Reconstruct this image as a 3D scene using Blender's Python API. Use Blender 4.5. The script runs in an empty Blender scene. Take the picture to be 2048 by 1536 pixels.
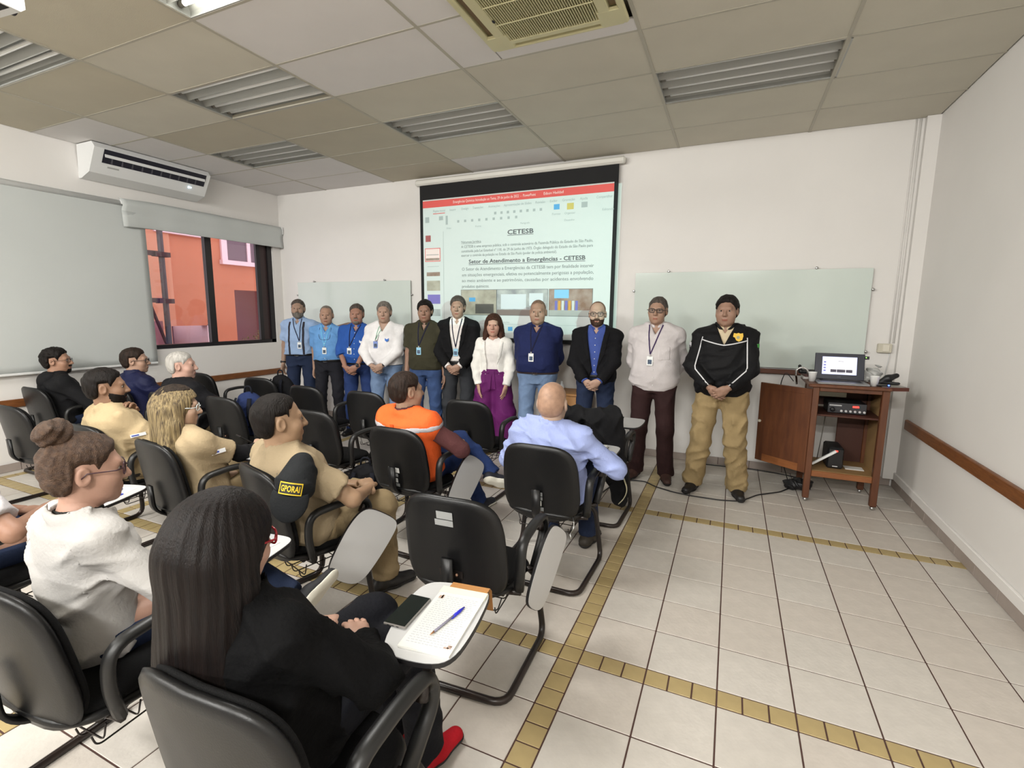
import bpy, bmesh, math, random
import numpy as np
from mathutils import Vector, Matrix

# ------------------------------------------------------------------ camera, world, lights, exposure
scene = bpy.context.scene
COL = scene.collection
XR, XL, YB, YF, H = 2.066, -5.92, 3.613, -7.6, 3.337      # room: right, left, screen wall, rear wall, ceiling

def cam_setup():
    f, yaw, pitch, roll = 977.62, 0.42009, -0.14692, 0.01013
    cy, sy, cp, sp = math.cos(yaw), math.sin(yaw), math.cos(pitch), math.sin(pitch)
    fw = Vector((-sy * cp, cy * cp, sp)); r = Vector((cy, sy, 0)); u = r.cross(fw)
    c, s = math.cos(roll), math.sin(roll)
    r2 = c * r + s * u; u2 = -s * r + c * u
    m = Matrix((r2, u2, -fw)).transposed().to_4x4()
    m.translation = Vector((0.5523, -2.026, 1.6271))
    cd = bpy.data.cameras.new('camera'); cd.sensor_width = 36.0; cd.lens = f * 36.0 / 2048.0
    cd.clip_start = 0.05
    co = bpy.data.objects.new('camera', cd); COL.objects.link(co); co.matrix_world = m
    scene.camera = co
cam_setup()

world = bpy.data.worlds.new('world'); scene.world = world; world.use_nodes = True
world.node_tree.nodes['Background'].inputs[0].default_value = (0.80, 0.86, 1.0, 1)
world.node_tree.nodes['Background'].inputs[1].default_value = 2.2

scene.view_settings.view_transform = 'Standard'
scene.view_settings.look = 'None'
scene.view_settings.exposure = 0.17
scene.view_settings.gamma = 1.0
scene.view_settings.use_curve_mapping = False
cy_ = scene.cycles
cy_.max_bounces = 5; cy_.diffuse_bounces = 3; cy_.glossy_bounces = 2; cy_.transmission_bounces = 5; cy_.transparent_max_bounces = 6
cy_.caustics_reflective = False; cy_.caustics_refractive = False; cy_.adaptive_threshold = 0.05

LAMP_POWER = 68.0
LIT = [(-2.53, -0.47), (-0.09, -4.0), (-2.53, -4.0), (-4.94, -3.41), (-0.09, -5.78), (-2.53, -5.78), (-4.94, -5.78)]   # lit fixtures (low x, low y of the ceiling cell)
for (lx, ly) in LIT:
    ld = bpy.data.lights.new('tube_light', 'AREA'); ld.shape = 'RECTANGLE'; ld.size = 1.1; ld.color = (1.0, 0.985, 0.95)
    lo = bpy.data.objects.new('tube_light', ld); COL.objects.link(lo)
    if ly > -1: ld.size_y = 0.5; ld.energy = LAMP_POWER * 0.8; lo.location = (lx + 0.6, ly + 0.295, H - 0.015)
    else: ld.size_y = 0.16; ld.energy = LAMP_POWER; lo.location = (lx + 0.6, ly + 0.295, H - 0.075); lo.rotation_euler = (math.radians(50), 0, 0)   # unseen rear lamps, tilted forwards on purpose to brighten the screen wall
# the ceiling projector's beam: a rectangle of cool light aimed at the screen
def projector_beam():
    src = Vector((1.5, -1.8, 2.3))
    ld = bpy.data.lights.new('projector_beam', 'SPOT'); ld.energy = 520.0; ld.spot_size = math.radians(98); ld.spot_blend = 0.0
    ld.shadow_soft_size = 0.004; ld.color = (0.52, 1.0, 0.90); ld.use_nodes = True
    lo = bpy.data.objects.new('projector_beam', ld); COL.objects.link(lo)
    # the beam's own axes: looks straight along +Y so that the rectangle on the wall stays square
    lo.matrix_world = Matrix(((1, 0, 0), (0, 0, -1), (0, 1, 0))).to_4x4(); lo.location = src
    nt = ld.node_tree; N = nt.nodes; L = nt.links
    em = [n for n in N if n.type == 'EMISSION'][0]
    tc = N.new('ShaderNodeTexCoord'); sep = N.new('ShaderNodeSeparateXYZ'); L.new(tc.outputs['Normal'], sep.inputs[0])
    def m(op, a, b):
        n = N.new('ShaderNodeMath'); n.operation = op
        for i, v in enumerate((a, b)):
            if isinstance(v, (int, float)): n.inputs[i].default_value = v
            else: L.new(v, n.inputs[i])
        return n.outputs[0]
    nz = m('ABSOLUTE', sep.outputs['Z'], 0.0)
    px = m('DIVIDE', sep.outputs['X'], nz); pz = m('DIVIDE', sep.outputs['Y'], nz)
    D = 3.545 - src.y
    x0, x1, z0, z1 = [(-3.27 - src.x) / D, (-0.64 - src.x) / D, (1.365 - src.z) / D, (3.03 - src.z) / D]
    a = m('MULTIPLY', m('GREATER_THAN', px, x0), m('LESS_THAN', px, x1))
    b = m('MULTIPLY', m('GREATER_THAN', pz, z0), m('LESS_THAN', pz, z1))
    L.new(m('MULTIPLY', a, b), em.inputs['Strength'])
projector_beam()

# ------------------------------------------------------------------ materials
def lin(c):
    return tuple(((v / 255.0) / 12.92 if v <= 10 else (((v / 255.0) + 0.055) / 1.055) ** 2.4) for v in c)
MATS = {}
def mat(name, rgb, rough=0.6, metal=0.0, var=0.0, vscale=6.0, bump=0.0, bscale=60.0, spec=0.5, emit=None, estr=0.0, coat=0.0, stretch=None, rgb2=None, trans=0.0, sheen=0.0, wave=None):
    if name in MATS: return MATS[name]
    m = bpy.data.materials.new(name); m.use_nodes = True
    nt = m.node_tree; N = nt.nodes; L = nt.links
    b = N['Principled BSDF']; c = lin(rgb)
    b.inputs['Base Color'].default_value = (*c, 1); b.inputs['Roughness'].default_value = rough
    b.inputs['Metallic'].default_value = metal; b.inputs['Specular IOR Level'].default_value = spec
    b.inputs['Coat Weight'].default_value = coat; b.inputs['Transmission Weight'].default_value = trans
    b.inputs['Sheen Weight'].default_value = sheen
    if emit:
        b.inputs['Emission Color'].default_value = (*lin(emit), 1); b.inputs['Emission Strength'].default_value = estr
    co = None
    def coords():
        nonlocal co
        if co is None:
            tc = N.new('ShaderNodeTexCoord'); mp = N.new('ShaderNodeMapping'); L.new(tc.outputs['Object'], mp.inputs[0])
            if stretch: mp.inputs['Scale'].default_value = stretch
            co = mp.outputs[0]
        return co
    if var > 0 or rgb2:
        n = N.new('ShaderNodeTexNoise'); n.inputs['Scale'].default_value = vscale; n.inputs['Detail'].default_value = 5; L.new(coords(), n.inputs['Vector'])
        r = N.new('ShaderNodeValToRGB'); L.new(n.outputs[0], r.inputs[0])
        r.color_ramp.elements[0].position = 0.3; r.color_ramp.elements[1].position = 0.7
        c2 = lin(rgb2) if rgb2 else tuple(min(1, v * (1 + var)) for v in c)
        c1 = c if rgb2 else tuple(v * (1 - var) for v in c)
        r.color_ramp.elements[0].color = (*c1, 1); r.color_ramp.elements[1].color = (*c2, 1)
        L.new(r.outputs[0], b.inputs['Base Color'])
    if bump > 0:
        if wave:
            n = N.new('ShaderNodeTexWave'); n.inputs['Scale'].default_value = bscale; n.inputs['Distortion'].default_value = 3.0; n.inputs['Detail'].default_value = 2
            n.bands_direction = wave
        else:
            n = N.new('ShaderNodeTexNoise'); n.inputs['Scale'].default_value = bscale; n.inputs['Detail'].default_value = 4
        L.new(coords(), n.inputs['Vector'])
        bp = N.new('ShaderNodeBump'); bp.inputs['Strength'].default_value = bump; bp.inputs['Distance'].default_value = 0.01
        L.new(n.outputs[0], bp.inputs['Height']); L.new(bp.outputs[0], b.inputs['Normal'])
    MATS[name] = m
    return m
def clear(name, tint, gloss=.08):                # thin clear sheet: mostly see-through with a faint reflection
    m = bpy.data.materials.new(name); m.use_nodes = True; N = m.node_tree.nodes; L = m.node_tree.links; N.remove(N['Principled BSDF'])
    t = N.new('ShaderNodeBsdfTransparent'); t.inputs[0].default_value = (*lin(tint), 1); g = N.new('ShaderNodeBsdfGlossy'); g.inputs['Roughness'].default_value = .03
    x = N.new('ShaderNodeMixShader'); x.inputs[0].default_value = gloss; L.new(t.outputs[0], x.inputs[1]); L.new(g.outputs[0], x.inputs[2]); L.new(x.outputs[0], N['Material Output'].inputs[0])
    MATS[name] = m; return m
def cloth(name, rgb, **k):
    k.setdefault('rough', 0.85); k.setdefault('spec', 0.2); k.setdefault('var', 0.10); k.setdefault('vscale', 9.0)
    k.setdefault('bump', 0.25); k.setdefault('bscale', 90.0); k.setdefault('sheen', 0.0)
    return mat(name, rgb, **k)

# ------------------------------------------------------------------ objects
def tag(o, label=None, cat=None, group=None, kind=None):
    if label: o['label'] = label
    if cat: o['category'] = cat
    if group: o['group'] = group
    if kind: o['kind'] = kind
    return o
def empty(name, loc=(0, 0, 0), rz=0.0, label=None, cat=None, group=None):
    o = bpy.data.objects.new(name, None); COL.objects.link(o); o.location = loc; o.rotation_euler = (0, 0, rz)
    o.empty_display_size = 0.1
    return tag(o, label, cat, group)
def link(name, me, m=None, parent=None, loc=None):
    o = bpy.data.objects.new(name, me); COL.objects.link(o)
    if m is not None and not me.materials:
        for x in (m if isinstance(m, (list, tuple)) else [m]): me.materials.append(x)
    if parent is not None: o.parent = parent
    if loc is not None: o.location = loc
    return o
def copy_tree(o, parent=None):
    c = o.copy(); COL.objects.link(c)
    if parent is not None: c.parent = parent
    for ch in list(o.children): copy_tree(ch, c)
    return c

# ------------------------------------------------------------------ mesh builder
class MB:
    def __init__(s): s.v = []; s.f = []; s.mi = []; s.smooth = []
    def add(s, vs, fs, mi=0, smooth=False):
        n = len(s.v); s.v.extend([tuple(v) for v in vs]); s.f.extend([tuple(i + n for i in f) for f in fs])
        s.mi.extend([mi] * len(fs)); s.smooth.extend([smooth] * len(fs)); return s
    def box(s, x0, x1, y0, y1, z0, z1, mi=0, bev=0.0, M=None):
        if bev > 0:
            b = min(bev, (x1 - x0) * .49, (y1 - y0) * .49, (z1 - z0) * .49)
            vs = []; idx = {}
            cx = ((x0, x0 + b), (x1, x1 - b)); cyy = ((y0, y0 + b), (y1, y1 - b)); cz = ((z0, z0 + b), (z1, z1 - b))
            for i in (0, 1):
                for j in (0, 1):
                    for k in (0, 1):
                        for a, p in enumerate(((cx[i][0], cyy[j][1], cz[k][1]), (cx[i][1], cyy[j][0], cz[k][1]), (cx[i][1], cyy[j][1], cz[k][0]))):
                            idx[i, j, k, a] = len(vs); vs.append(p)
            fs = []
            def q(*l): fs.append([idx[t] for t in l])
            for i in (0, 1): q((i, 0, 0, 0), (i, 1, 0, 0), (i, 1, 1, 0), (i, 0, 1, 0))
            for j in (0, 1): q((0, j, 0, 1), (1, j, 0, 1), (1, j, 1, 1), (0, j, 1, 1))
            for k in (0, 1): q((0, 0, k, 2), (1, 0, k, 2), (1, 1, k, 2), (0, 1, k, 2))
            for j in (0, 1):
                for k in (0, 1): q((0, j, k, 1), (1, j, k, 1), (1, j, k, 2), (0, j, k, 2))
            for i in (0, 1):
                for k in (0, 1): q((i, 0, k, 0), (i, 1, k, 0), (i, 1, k, 2), (i, 0, k, 2))
            for i in (0, 1):
                for j in (0, 1): q((i, j, 0, 0), (i, j, 1, 0), (i, j, 1, 1), (i, j, 0, 1))
            for i in (0, 1):
                for j in (0, 1):
                    for k in (0, 1): q((i, j, k, 0), (i, j, k, 1), (i, j, k, 2))
        else:
            vs = [(x, y, z) for x in (x0, x1) for y in (y0, y1) for z in (z0, z1)]
            fs = [(0, 1, 3, 2), (4, 6, 7, 5), (0, 4, 5, 1), (2, 3, 7, 6), (0, 2, 6, 4), (1, 5, 7, 3)]
        if M is not None: vs = [M @ Vector(v) for v in vs]
        return s.add(vs, fs, mi)
    def tube(s, pts, r, seg=8, fillet=0.0, mi=0, closed=False, sx=1.0, sy=1.0, up=None, caps=True, fn=5):
        P = [Vector(p) for p in pts]
        R = list(r) if isinstance(r, (list, tuple)) else [r] * len(P)
        if fillet > 0:
            Q = []; RR = []; n = len(P)
            for i, p in enumerate(P):
                if not closed and i in (0, n - 1): Q.append(p); RR.append(R[i]); continue
                a, b = P[i - 1], P[(i + 1) % n]
                d = min(fillet, (a - p).length * .49, (b - p).length * .49)
                q0 = p + (a - p).normalized() * d; q1 = p + (b - p).normalized() * d
                for k in range(fn + 1):
                    t = k / fn; Q.append((1 - t) ** 2 * q0 + 2 * t * (1 - t) * p + t * t * q1); RR.append(R[i])
            P, R = Q, RR
        n = len(P); vs = []; fs = []
        prev = None
        for i, p in enumerate(P):
            if closed: t = (P[(i + 1) % n] - P[i - 1])
            else: t = (P[min(i + 1, n - 1)] - P[max(i - 1, 0)])
            t = t.normalized() if t.length > 1e-9 else Vector((0, 0, 1))
            if up is not None: a = Vector(up)
            elif prev is None: a = Vector((0, 0, 1)) if abs(t.z) < .9 else Vector((1, 0, 0))
            else: a = prev
            b = t.cross(a)
            if b.length < 1e-6: b = t.cross(Vector((0.3, 1, 0.2)))
            b.normalize(); a = b.cross(t).normalized(); prev = a
            for k in range(seg):
                th = 2 * math.pi * (k + .5) / seg
                vs.append(p + (math.cos(th) * sx * a + math.sin(th) * sy * b) * R[i])
        m = n if closed else n - 1
        for i in range(m):
            for k in range(seg):
                j = (i + 1) % n
                fs.append((i * seg + k, i * seg + (k + 1) % seg, j * seg + (k + 1) % seg, j * seg + k))
        if not closed and caps:
            fs.append(tuple(reversed(range(seg)))); fs.append(tuple((n - 1) * seg + k for k in range(seg)))
        return s.add(vs, fs, mi, True)
    def lathe(s, prof, seg=20, mi=0, M=None, cap=True):
        vs = []; fs = []
        for (r, z) in prof:
            for k in range(seg):
                t = 2 * math.pi * k / seg; vs.append(Vector((r * math.cos(t), r * math.sin(t), z)))
        for i in range(len(prof) - 1):
            for k in range(seg): fs.append((i * seg + k, i * seg + (k + 1) % seg, (i + 1) * seg + (k + 1) % seg, (i + 1) * seg + k))
        if cap:
            fs.append(tuple(reversed(range(seg)))); fs.append(tuple((len(prof) - 1) * seg + k for k in range(seg)))
        if M is not None: vs = [M @ v for v in vs]
        return s.add(vs, fs, mi, True)
    def prism(s, poly, z0, z1, mi=0, M=None, mi_top=None):
        n = len(poly)
        vs = [Vector((x, y, z0)) for x, y in poly] + [Vector((x, y, z1)) for x, y in poly]
        if M is not None: vs = [M @ v for v in vs]
        fs = [(i, (i + 1) % n, n + (i + 1) % n, n + i) for i in range(n)]
        s.add(vs, fs, mi); k = len(s.v) - 2 * n
        s.f.append(tuple(k + i for i in reversed(range(n)))); s.mi.append(mi); s.smooth.append(False)
        s.f.append(tuple(k + n + i for i in range(n))); s.mi.append(mi if mi_top is None else mi_top); s.smooth.append(False)
        return s
    def sphere(s, c, r, seg=12, rings=8, mi=0, sc=(1, 1, 1)):
        vs = []; fs = []
        for i in range(rings + 1):
            ph = math.pi * i / rings
            for k in range(seg):
                t = 2 * math.pi * k / seg
                vs.append((c[0] + r * sc[0] * math.sin(ph) * math.cos(t), c[1] + r * sc[1] * math.sin(ph) * math.sin(t), c[2] + r * sc[2] * math.cos(ph)))
        for i in range(rings):
            for k in range(seg): fs.append((i * seg + k, (i + 1) * seg + k, (i + 1) * seg + (k + 1) % seg, i * seg + (k + 1) % seg))
        return s.add(vs, fs, mi, True)
    def mesh(s, name='mesh', mats=None):
        me = bpy.data.meshes.new(name); me.from_pydata([tuple(v) for v in s.v], [], s.f)
        me.polygons.foreach_set('material_index', s.mi); me.polygons.foreach_set('use_smooth', s.smooth)
        if mats:
            for x in (mats if isinstance(mats, (list, tuple)) else [mats]): me.materials.append(x)
        bm = bmesh.new(); bm.from_mesh(me); bmesh.ops.recalc_face_normals(bm, faces=bm.faces); bm.to_mesh(me); bm.free()
        me.update(); return me
    def obj(s, name, mats, parent=None, loc=None):
        return link(name, s.mesh(name, mats), None, parent, loc)
def bx(name, m, parent, x0, x1, y0, y1, z0, z1, bev=0.0):
    return MB().box(x0, x1, y0, y1, z0, z1, 0, bev).obj(name, m, parent)
def superell(a, b, n=4.0, seg=40, top_scale=1.0):
    out = []
    for k in range(seg):
        t = 2 * math.pi * k / seg; c, s_ = math.cos(t), math.sin(t)
        x = a * math.copysign(abs(c) ** (2 / n), c); y = b * math.copysign(abs(s_) ** (2 / n), s_)
        x *= 1 + (top_scale - 1) * (y / b * .5 + .5)
        out.append((x, y))
    return out
_txt = {}
def text_mesh(body, size, align='LEFT', bold=0.0):
    cu = bpy.data.curves.new('txt', 'FONT'); cu.body = body; cu.size = size; cu.align_x = align; cu.offset = bold; cu.resolution_u = 2
    o = bpy.data.objects.new('txt', cu); COL.objects.link(o)
    dg = bpy.context.evaluated_depsgraph_get(); dg.update()
    me = bpy.data.meshes.new_from_object(o.evaluated_get(dg))
    bpy.data.objects.remove(o); bpy.data.curves.remove(cu)
    return me
def text_obj(name, body, size, m, M, parent=None, align='LEFT', width=None, bold=0.0):
    me = text_mesh(body, size, align, bold)
    if width and len(me.vertices):
        xs = [v.co.x for v in me.vertices]; k = width / max(1e-6, (max(xs) - min(xs)))
        for v in me.vertices: v.co.x *= k
    me.transform(M); me.materials.clear(); me.materials.append(m)
    return link(name, me, None, parent)
WALL_M = lambda x, y, z: Matrix(((1, 0, 0, x), (0, 0, -1, y), (0, 1, 0, z), (0, 0, 0, 1)))   # text standing on a wall that faces -Y
# ------------------------------------------------------------------ the room
M_WALL = mat('wall_paint', (230, 227, 223), rough=0.7, var=0.02, vscale=1.5, bump=0.05, bscale=40)
M_WALLR = M_WALL
M_TILE = mat('floor_tile', (196, 190, 182), rough=0.42, var=0.05, vscale=14, bump=0.10, bscale=50, spec=0.35)
M_TILE2 = mat('floor_tile_warm', (194, 186, 177), rough=0.42, var=0.05, vscale=14, bump=0.10, bscale=50, spec=0.35)
M_YEL = mat('border_tile', (168, 149, 106), rough=0.4, var=0.08, vscale=10, spec=0.35)
M_GROUT = mat('grout', (74, 50, 44), rough=0.9)
M_CEIL = [mat('ceiling_panel_tan', (194, 187, 168), rough=0.85, var=0.03, vscale=3, bump=0.1, bscale=200),
          mat('ceiling_panel_beige', (206, 201, 186), rough=0.85, var=0.03, vscale=3, bump=0.1, bscale=200),
          mat('ceiling_panel_white', (224, 221, 219), rough=0.85, var=0.02, vscale=3)]
M_TBAR = mat('ceiling_bar', (178, 173, 158), rough=0.5)
M_WOOD = mat('wood_rail', (132, 82, 42), rough=0.45, rgb2=(104, 60, 28), vscale=4, stretch=(3, 3, 26), bump=0.05, bscale=30)
M_GLASSB = mat('glass_board', (208, 218, 211), rough=0.12, var=0.02, vscale=2, spec=0.5)
M_STEEL = mat('steel', (190, 190, 188), rough=0.3, metal=1.0)
M_BLACKF = mat('black_frame', (26, 22, 24), rough=0.45)
M_WHITEP = mat('white_plastic', (226, 227, 226), rough=0.4)
M_DARK = mat('dark_gap', (22, 20, 24), rough=0.8)

# floor: slab of grout with the tiles laid on it
fl = bx('floor', M_GROUT, None, XL - 0.2, XR + 0.2, YF - 0.2, YB + 0.2, -0.12, -0.003); tag(fl, kind='structure')
def strips(lo, hi, first):                # coordinate intervals: 6 tiles of 0.3 between strips of 0.1
    out = []; x = first
    while x > lo: x -= 1.9
    while x < hi:
        out.append((x, x + 0.1, 1))
        for k in range(6): out.append((x + 0.1 + 0.3 * k, x + 0.4 + 0.3 * k, 0))
        x += 1.9
    return [(max(a, lo), min(b, hi), t) for a, b, t in out if b > lo + 0.02 and a < hi - 0.02]
gx = strips(XL, 1.8, -0.1) + [(1.8, XR, 0)]
gy = strips(YF, YB, 0.0)
tile_mesh = {}
def tile(w, d, m):
    k = (round(w, 3), round(d, 3), m.name)
    if k not in tile_mesh:
        g = 0.0032
        tile_mesh[k] = MB().box(-w / 2 + g, w / 2 - g, -d / 2 + g, d / 2 - g, -0.008, 0, 0, 0.0018).mesh('tile', m)
    return tile_mesh[k]
rnd = random.Random(4)
cand = []
for (a, b, s) in gx:
    for (c, d, t) in gy:
        segs = [(a, b, c, d)]
        yel = s or t
        if s and not t: segs = [(a, b, c + (d - c) * k / 3, c + (d - c) * (k + 1) / 3) for k in range(3)] if d - c > .25 else segs
        if t and not s: segs = [(a + (b - a) * k / 3, a + (b - a) * (k + 1) / 3, c, d) for k in range(3)] if b - a > .25 else segs
        for q in segs:
            mx, my = (q[0] + q[1]) / 2, (q[2] + q[3]) / 2
            # in front of the camera and inside the horizontal field of view
            dx, dy = mx - 0.5523, my + 2.026
            fwd = -math.sin(.42) * dx + math.cos(.42) * dy; side = math.cos(.42) * dx + math.sin(.42) * dy
            vis = fwd > 0.9 and abs(side) < 1.12 * fwd + 0.2
            cand.append((yel, q, vis, fwd))
for yel in (1, 0):
    L_ = [c for c in cand if bool(c[0]) == bool(yel)]
    L_.sort(key=lambda c: (not c[2], c[3]))
    rest = MB()
    for i, (y_, q, vis, fwd) in enumerate(L_):
        m = M_YEL if yel else (M_TILE if rnd.random() < .6 else M_TILE2)
        cx_, cy_ = (q[0] + q[1]) / 2, (q[2] + q[3]) / 2
        if vis and i < 298:
            o = link('border_tile' if yel else 'floor_tile', tile(q[1] - q[0], q[3] - q[2], m), None, fl, (cx_, cy_, rnd.uniform(-.0005, .0005)))
        else:
            rest.box(q[0] + .003, q[1] - .003, q[2] + .003, q[3] - .003, -0.008, 0, 0, 0.0018)
    if rest.v:
        o = rest.obj('border_tile_field' if yel else 'floor_tile_field', M_YEL if yel else M_TILE, fl); tag(o, kind='stuff')

# walls (the left one with the window opening)
WY0, WY1, WZ0, WZ1 = 0.2, 3.47, 1.12, 2.76
def wall(name, parts, m=M_WALL):
    b = MB()
    for p in parts: b.box(*p)
    return tag(b.obj(name, m), kind='structure')
wall('wall_back', [(XL - .2, XR + .2, YB, YB + .2, -.1, H + .3)])
wall('wall_right', [(XR, XR + .2, YF, YB, -.1, H + .3)], M_WALLR)
wall('wall_rear', [(XL - .2, XR + .2, YF - .2, YF, -.1, H + .3)])
wall('wall_left', [(XL - .2, XL, YF, WY0, -.1, H + .3), (XL - .2, XL, WY1, YB, -.1, H + .3), (XL - .2, XL, WY0, WY1, -.1, WZ0), (XL - .2, XL, WY0, WY1, WZ1, H + .3)])
# shallow boxed pipe and conduits in the far corner
tag(bx('trim_1', M_WALL, None, XR - 0.10, XR, YB - 0.06, YB, 0.08, H), kind='structure')
tag(MB().tube([(1.935, YB - .006, H), (1.935, YB - .006, 1.37)], 0.008, 8).obj('conduit', M_WALL), 'thicker white painted conduit running down the wall to the switch box', 'conduit')
tag(MB().tube([(1.905, YB - .005, H), (1.905, YB - .005, 1.37)], 0.006, 8).obj('conduit', M_WALL), 'thinner white painted conduit left of its twin above the switch box', 'conduit')

# skirting: a run of floor tile turned up the wall, and a painted board on the right wall
M_SKIRT = mat('skirting_tile', (158, 146, 138), rough=0.45, var=0.05, vscale=12)
def skirt(name, x0, x1, y0, y1, axis):
    b = bx(name, M_GROUT, None, x0, x1, y0, y1, 0.0, 0.078); tag(b, kind='structure')
    L0, L1 = (x0, x1) if axis == 0 else (y0, y1)
    n = int((L1 - L0) / 0.3); k = MB()
    w = (L1 - L0) / n
    me = None
    for i in range(n):
        if axis == 0:
            me = me or MB().box(-w / 2 + .002, w / 2 - .002, -0.004, 0, 0.002, .08, 0, .0015).mesh('skirting_tile', M_SKIRT)
            link('skirting_tile', me, None, b, (L0 + w * (i + .5), y0, 0))
        else:
            s = -1 if x0 > 0 else 1
            me = me or MB().box(-0.002, 0.002, -w / 2 + .002, w / 2 - .002, 0.002, .08, 0, .0015).mesh('skirting_tile', M_SKIRT)
            link('skirting_tile', me, None, b, (x0 - .002 if s < 0 else x1 + .002, L0 + w * (i + .5), 0))
    return b
skirt('baseboard_back', XL + .012, XR - .03, YB - .012, YB, 0)
skirt('baseboard_right', XR - .012, XR, -1.5, YB - .012, 1)
skirt('baseboard_left', XL, XL + .012, -1.5, YB - .012, 1)
tag(bx('trim_2', M_WALL, None, XR - .02, XR, YF, YB - .06, 0.08, 0.15, .004), kind='structure')
# wooden chair rails
def rail(name, x0, x1, y0, y1, z0, z1, m=M_WOOD):
    t = bx(name, m, None, x0, x1, y0, y1, z0, z1, .006); tag(t, kind='structure'); return t
rail('trim_3', XR - .028, XR, 1.32, 3.4, .605, .695)
rail('trim_4', XR - .028, XR, YF, 1.316, .605, .695)
rail('trim_5', XL, XL + .028, YF, 3.52, .635, .715)

# ceiling: slab, panels dropped in a grid of bars
ce = bx('ceiling', M_CEIL[0], None, XL - .2, XR + .2, YF - .2, YB + .2, H + .12, H + .3); tag(ce, kind='structure')
CX = [XL, -4.94, -3.74, -2.53, -1.33, -0.09, 1.09, XR]
CY = [YF, -7.0, -6.4, -5.78, -5.19, -4.6, -4.0, -3.41, -2.83, -2.24, -1.65, -1.06, -0.47, 0.12, 0.71, 1.27, 1.86, 2.46, 3.05, YB]
white = {(i, j + 5) for i, j in {(3, 8), (3, 9), (4, 8), (4, 9), (3, 13), (0, 9), (0, 10), (0, 11), (0, 12), (0, 13), (1, 12), (1, 13)}}
OFF = [(-3.74, .71), (-4.94, -.47), (-4.94, 1.86), (-2.53, 1.86), (-0.09, 1.86)]
fix = [(round(a, 2), round(b, 2)) for a, b in OFF + LIT]
pm = {}
r2 = random.Random(9)
def is_fix(x, y): return any(abs(x - a) < .12 and abs(y - b) < .06 for a, b in fix)
for i in range(len(CX) - 1):
    for j in range(len(CY) - 1):
        x0, x1, y0, y1 = CX[i], CX[i + 1], CY[j], CY[j + 1]
        if is_fix(x0, y0): continue
        if i == 4 and j in (13, 14): continue                      # the cassette's panels are built below
        k = 2 if (i, j) in white else (0 if i < 3 and r2.random() < .8 else 1)
        key = (round(x1 - x0, 3), round(y1 - y0, 3), k)
        if key not in pm:
            w, d = (x1 - x0) / 2 - .007, (y1 - y0) / 2 - .007
            pm[key] = MB().box(-w, w, -d, d, 0, .015, 0, .003).mesh('panel', M_CEIL[k])
        link('ceiling_panel', pm[key], None, ce, ((x0 + x1) / 2, (y0 + y1) / 2, H + r2.uniform(0, .002)))
for x in CX[1:-1]: bx('ceiling_bar', M_TBAR, ce, x - .011, x + .011, YF, YB, H - .003, H + .03)
for y in CY[1:-1]:
    bx('ceiling_bar', M_TBAR, ce, XL, XR, y - .009, y + .009, H - .001, H + .03)
for (x0, x1, y0, y1) in ((-1.33, -1.02, .12, 1.27), (-1.02, -.09, 1.13, 1.27), (-1.02, -.09, .12, .17)):
    bx('ceiling_panel', M_CEIL[2], ce, x0 + .006, x1 - .002, y0 + .006, y1 - .006, H, H + .015, .003)

# recessed fluorescent fixtures
M_REFL = mat('lamp_reflector', (164, 165, 161), rough=0.3, spec=0.4)
M_TUBE = mat('lamp_tube_off', (246, 248, 246), rough=0.3)
M_TUBEON = mat('lamp_tube_on', (255, 255, 250), rough=0.3, emit=(255, 253, 240), estr=9.0)
M_CAP = mat('lamp_cap', (120, 116, 108), rough=0.5)
def fixture(x0, y0, on, label, n=4):
    w = 1.205; d = .575
    t = empty('ceiling_light', (x0 + .003, y0 + .008, H), 0, label, 'light', 'recessed ceiling lights')
    b = MB(); b.box(0, w, 0, d, .085, .095); b.box(0, .012, 0, d, 0, .09); b.box(w - .012, w, 0, d, 0, .09); b.box(0, w, 0, .012, 0, .09); b.box(0, w, d - .012, d, 0, .09)
    b.obj('housing', M_REFL, t)
    p = d / n
    for i in range(n):
        yc = p * (i + .5)
        r = MB(); a = .012
        r.add([(a, yc - p / 2, .006), (w - a, yc - p / 2, .006), (w - a, yc - p * .27, .075), (a, yc - p * .27, .075), (w - a, yc + p * .27, .075), (a, yc + p * .27, .075), (w - a, yc + p / 2, .006), (a, yc + p / 2, .006)], [(0, 1, 2, 3), (3, 2, 4, 5), (5, 4, 6, 7)])
        r.obj('reflector', M_REFL, t)
        g = MB(); g.tube([(.05, yc, .04), (w - .05, yc, .04)], .015, 10)
        u = g.obj('tube', M_TUBEON if on else M_TUBE, t)
        for e in (0, 1):
            c = MB(); xx = .03 if e == 0 else w - .03
            c.tube([(xx - .022, yc, .04), (xx + .022, yc, .04)], .018, 8); c.box(xx - .008, xx + .008, yc - .01, yc + .01, .04, .085)
            c.obj('socket', M_CAP, u)
    return t
LB = {0: 'unlit recessed fluorescent light between the glowing lamp and the split air conditioner', 1: 'unlit recessed fluorescent light cut by the left edge of the photo', 2: 'small unlit fluorescent light near the left corner of the screen wall', 3: 'unlit recessed fluorescent light just above the projection screen', 4: 'large unlit fluorescent light beside the cassette air conditioner on its right'}
for k, (a, b) in enumerate(OFF): fixture(a, b, False, LB[k])
for k, (a, b) in enumerate(LIT): fixture(a, b, True, 'glowing recessed fluorescent light ' + ['at the top edge of the photo', 'over the aisle behind the camera', 'over the middle of the rear seats', 'over the left rear seats', 'in the right rear corner of the room', 'in the middle of the last ceiling row', 'in the left rear corner of the room'][k])

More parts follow.
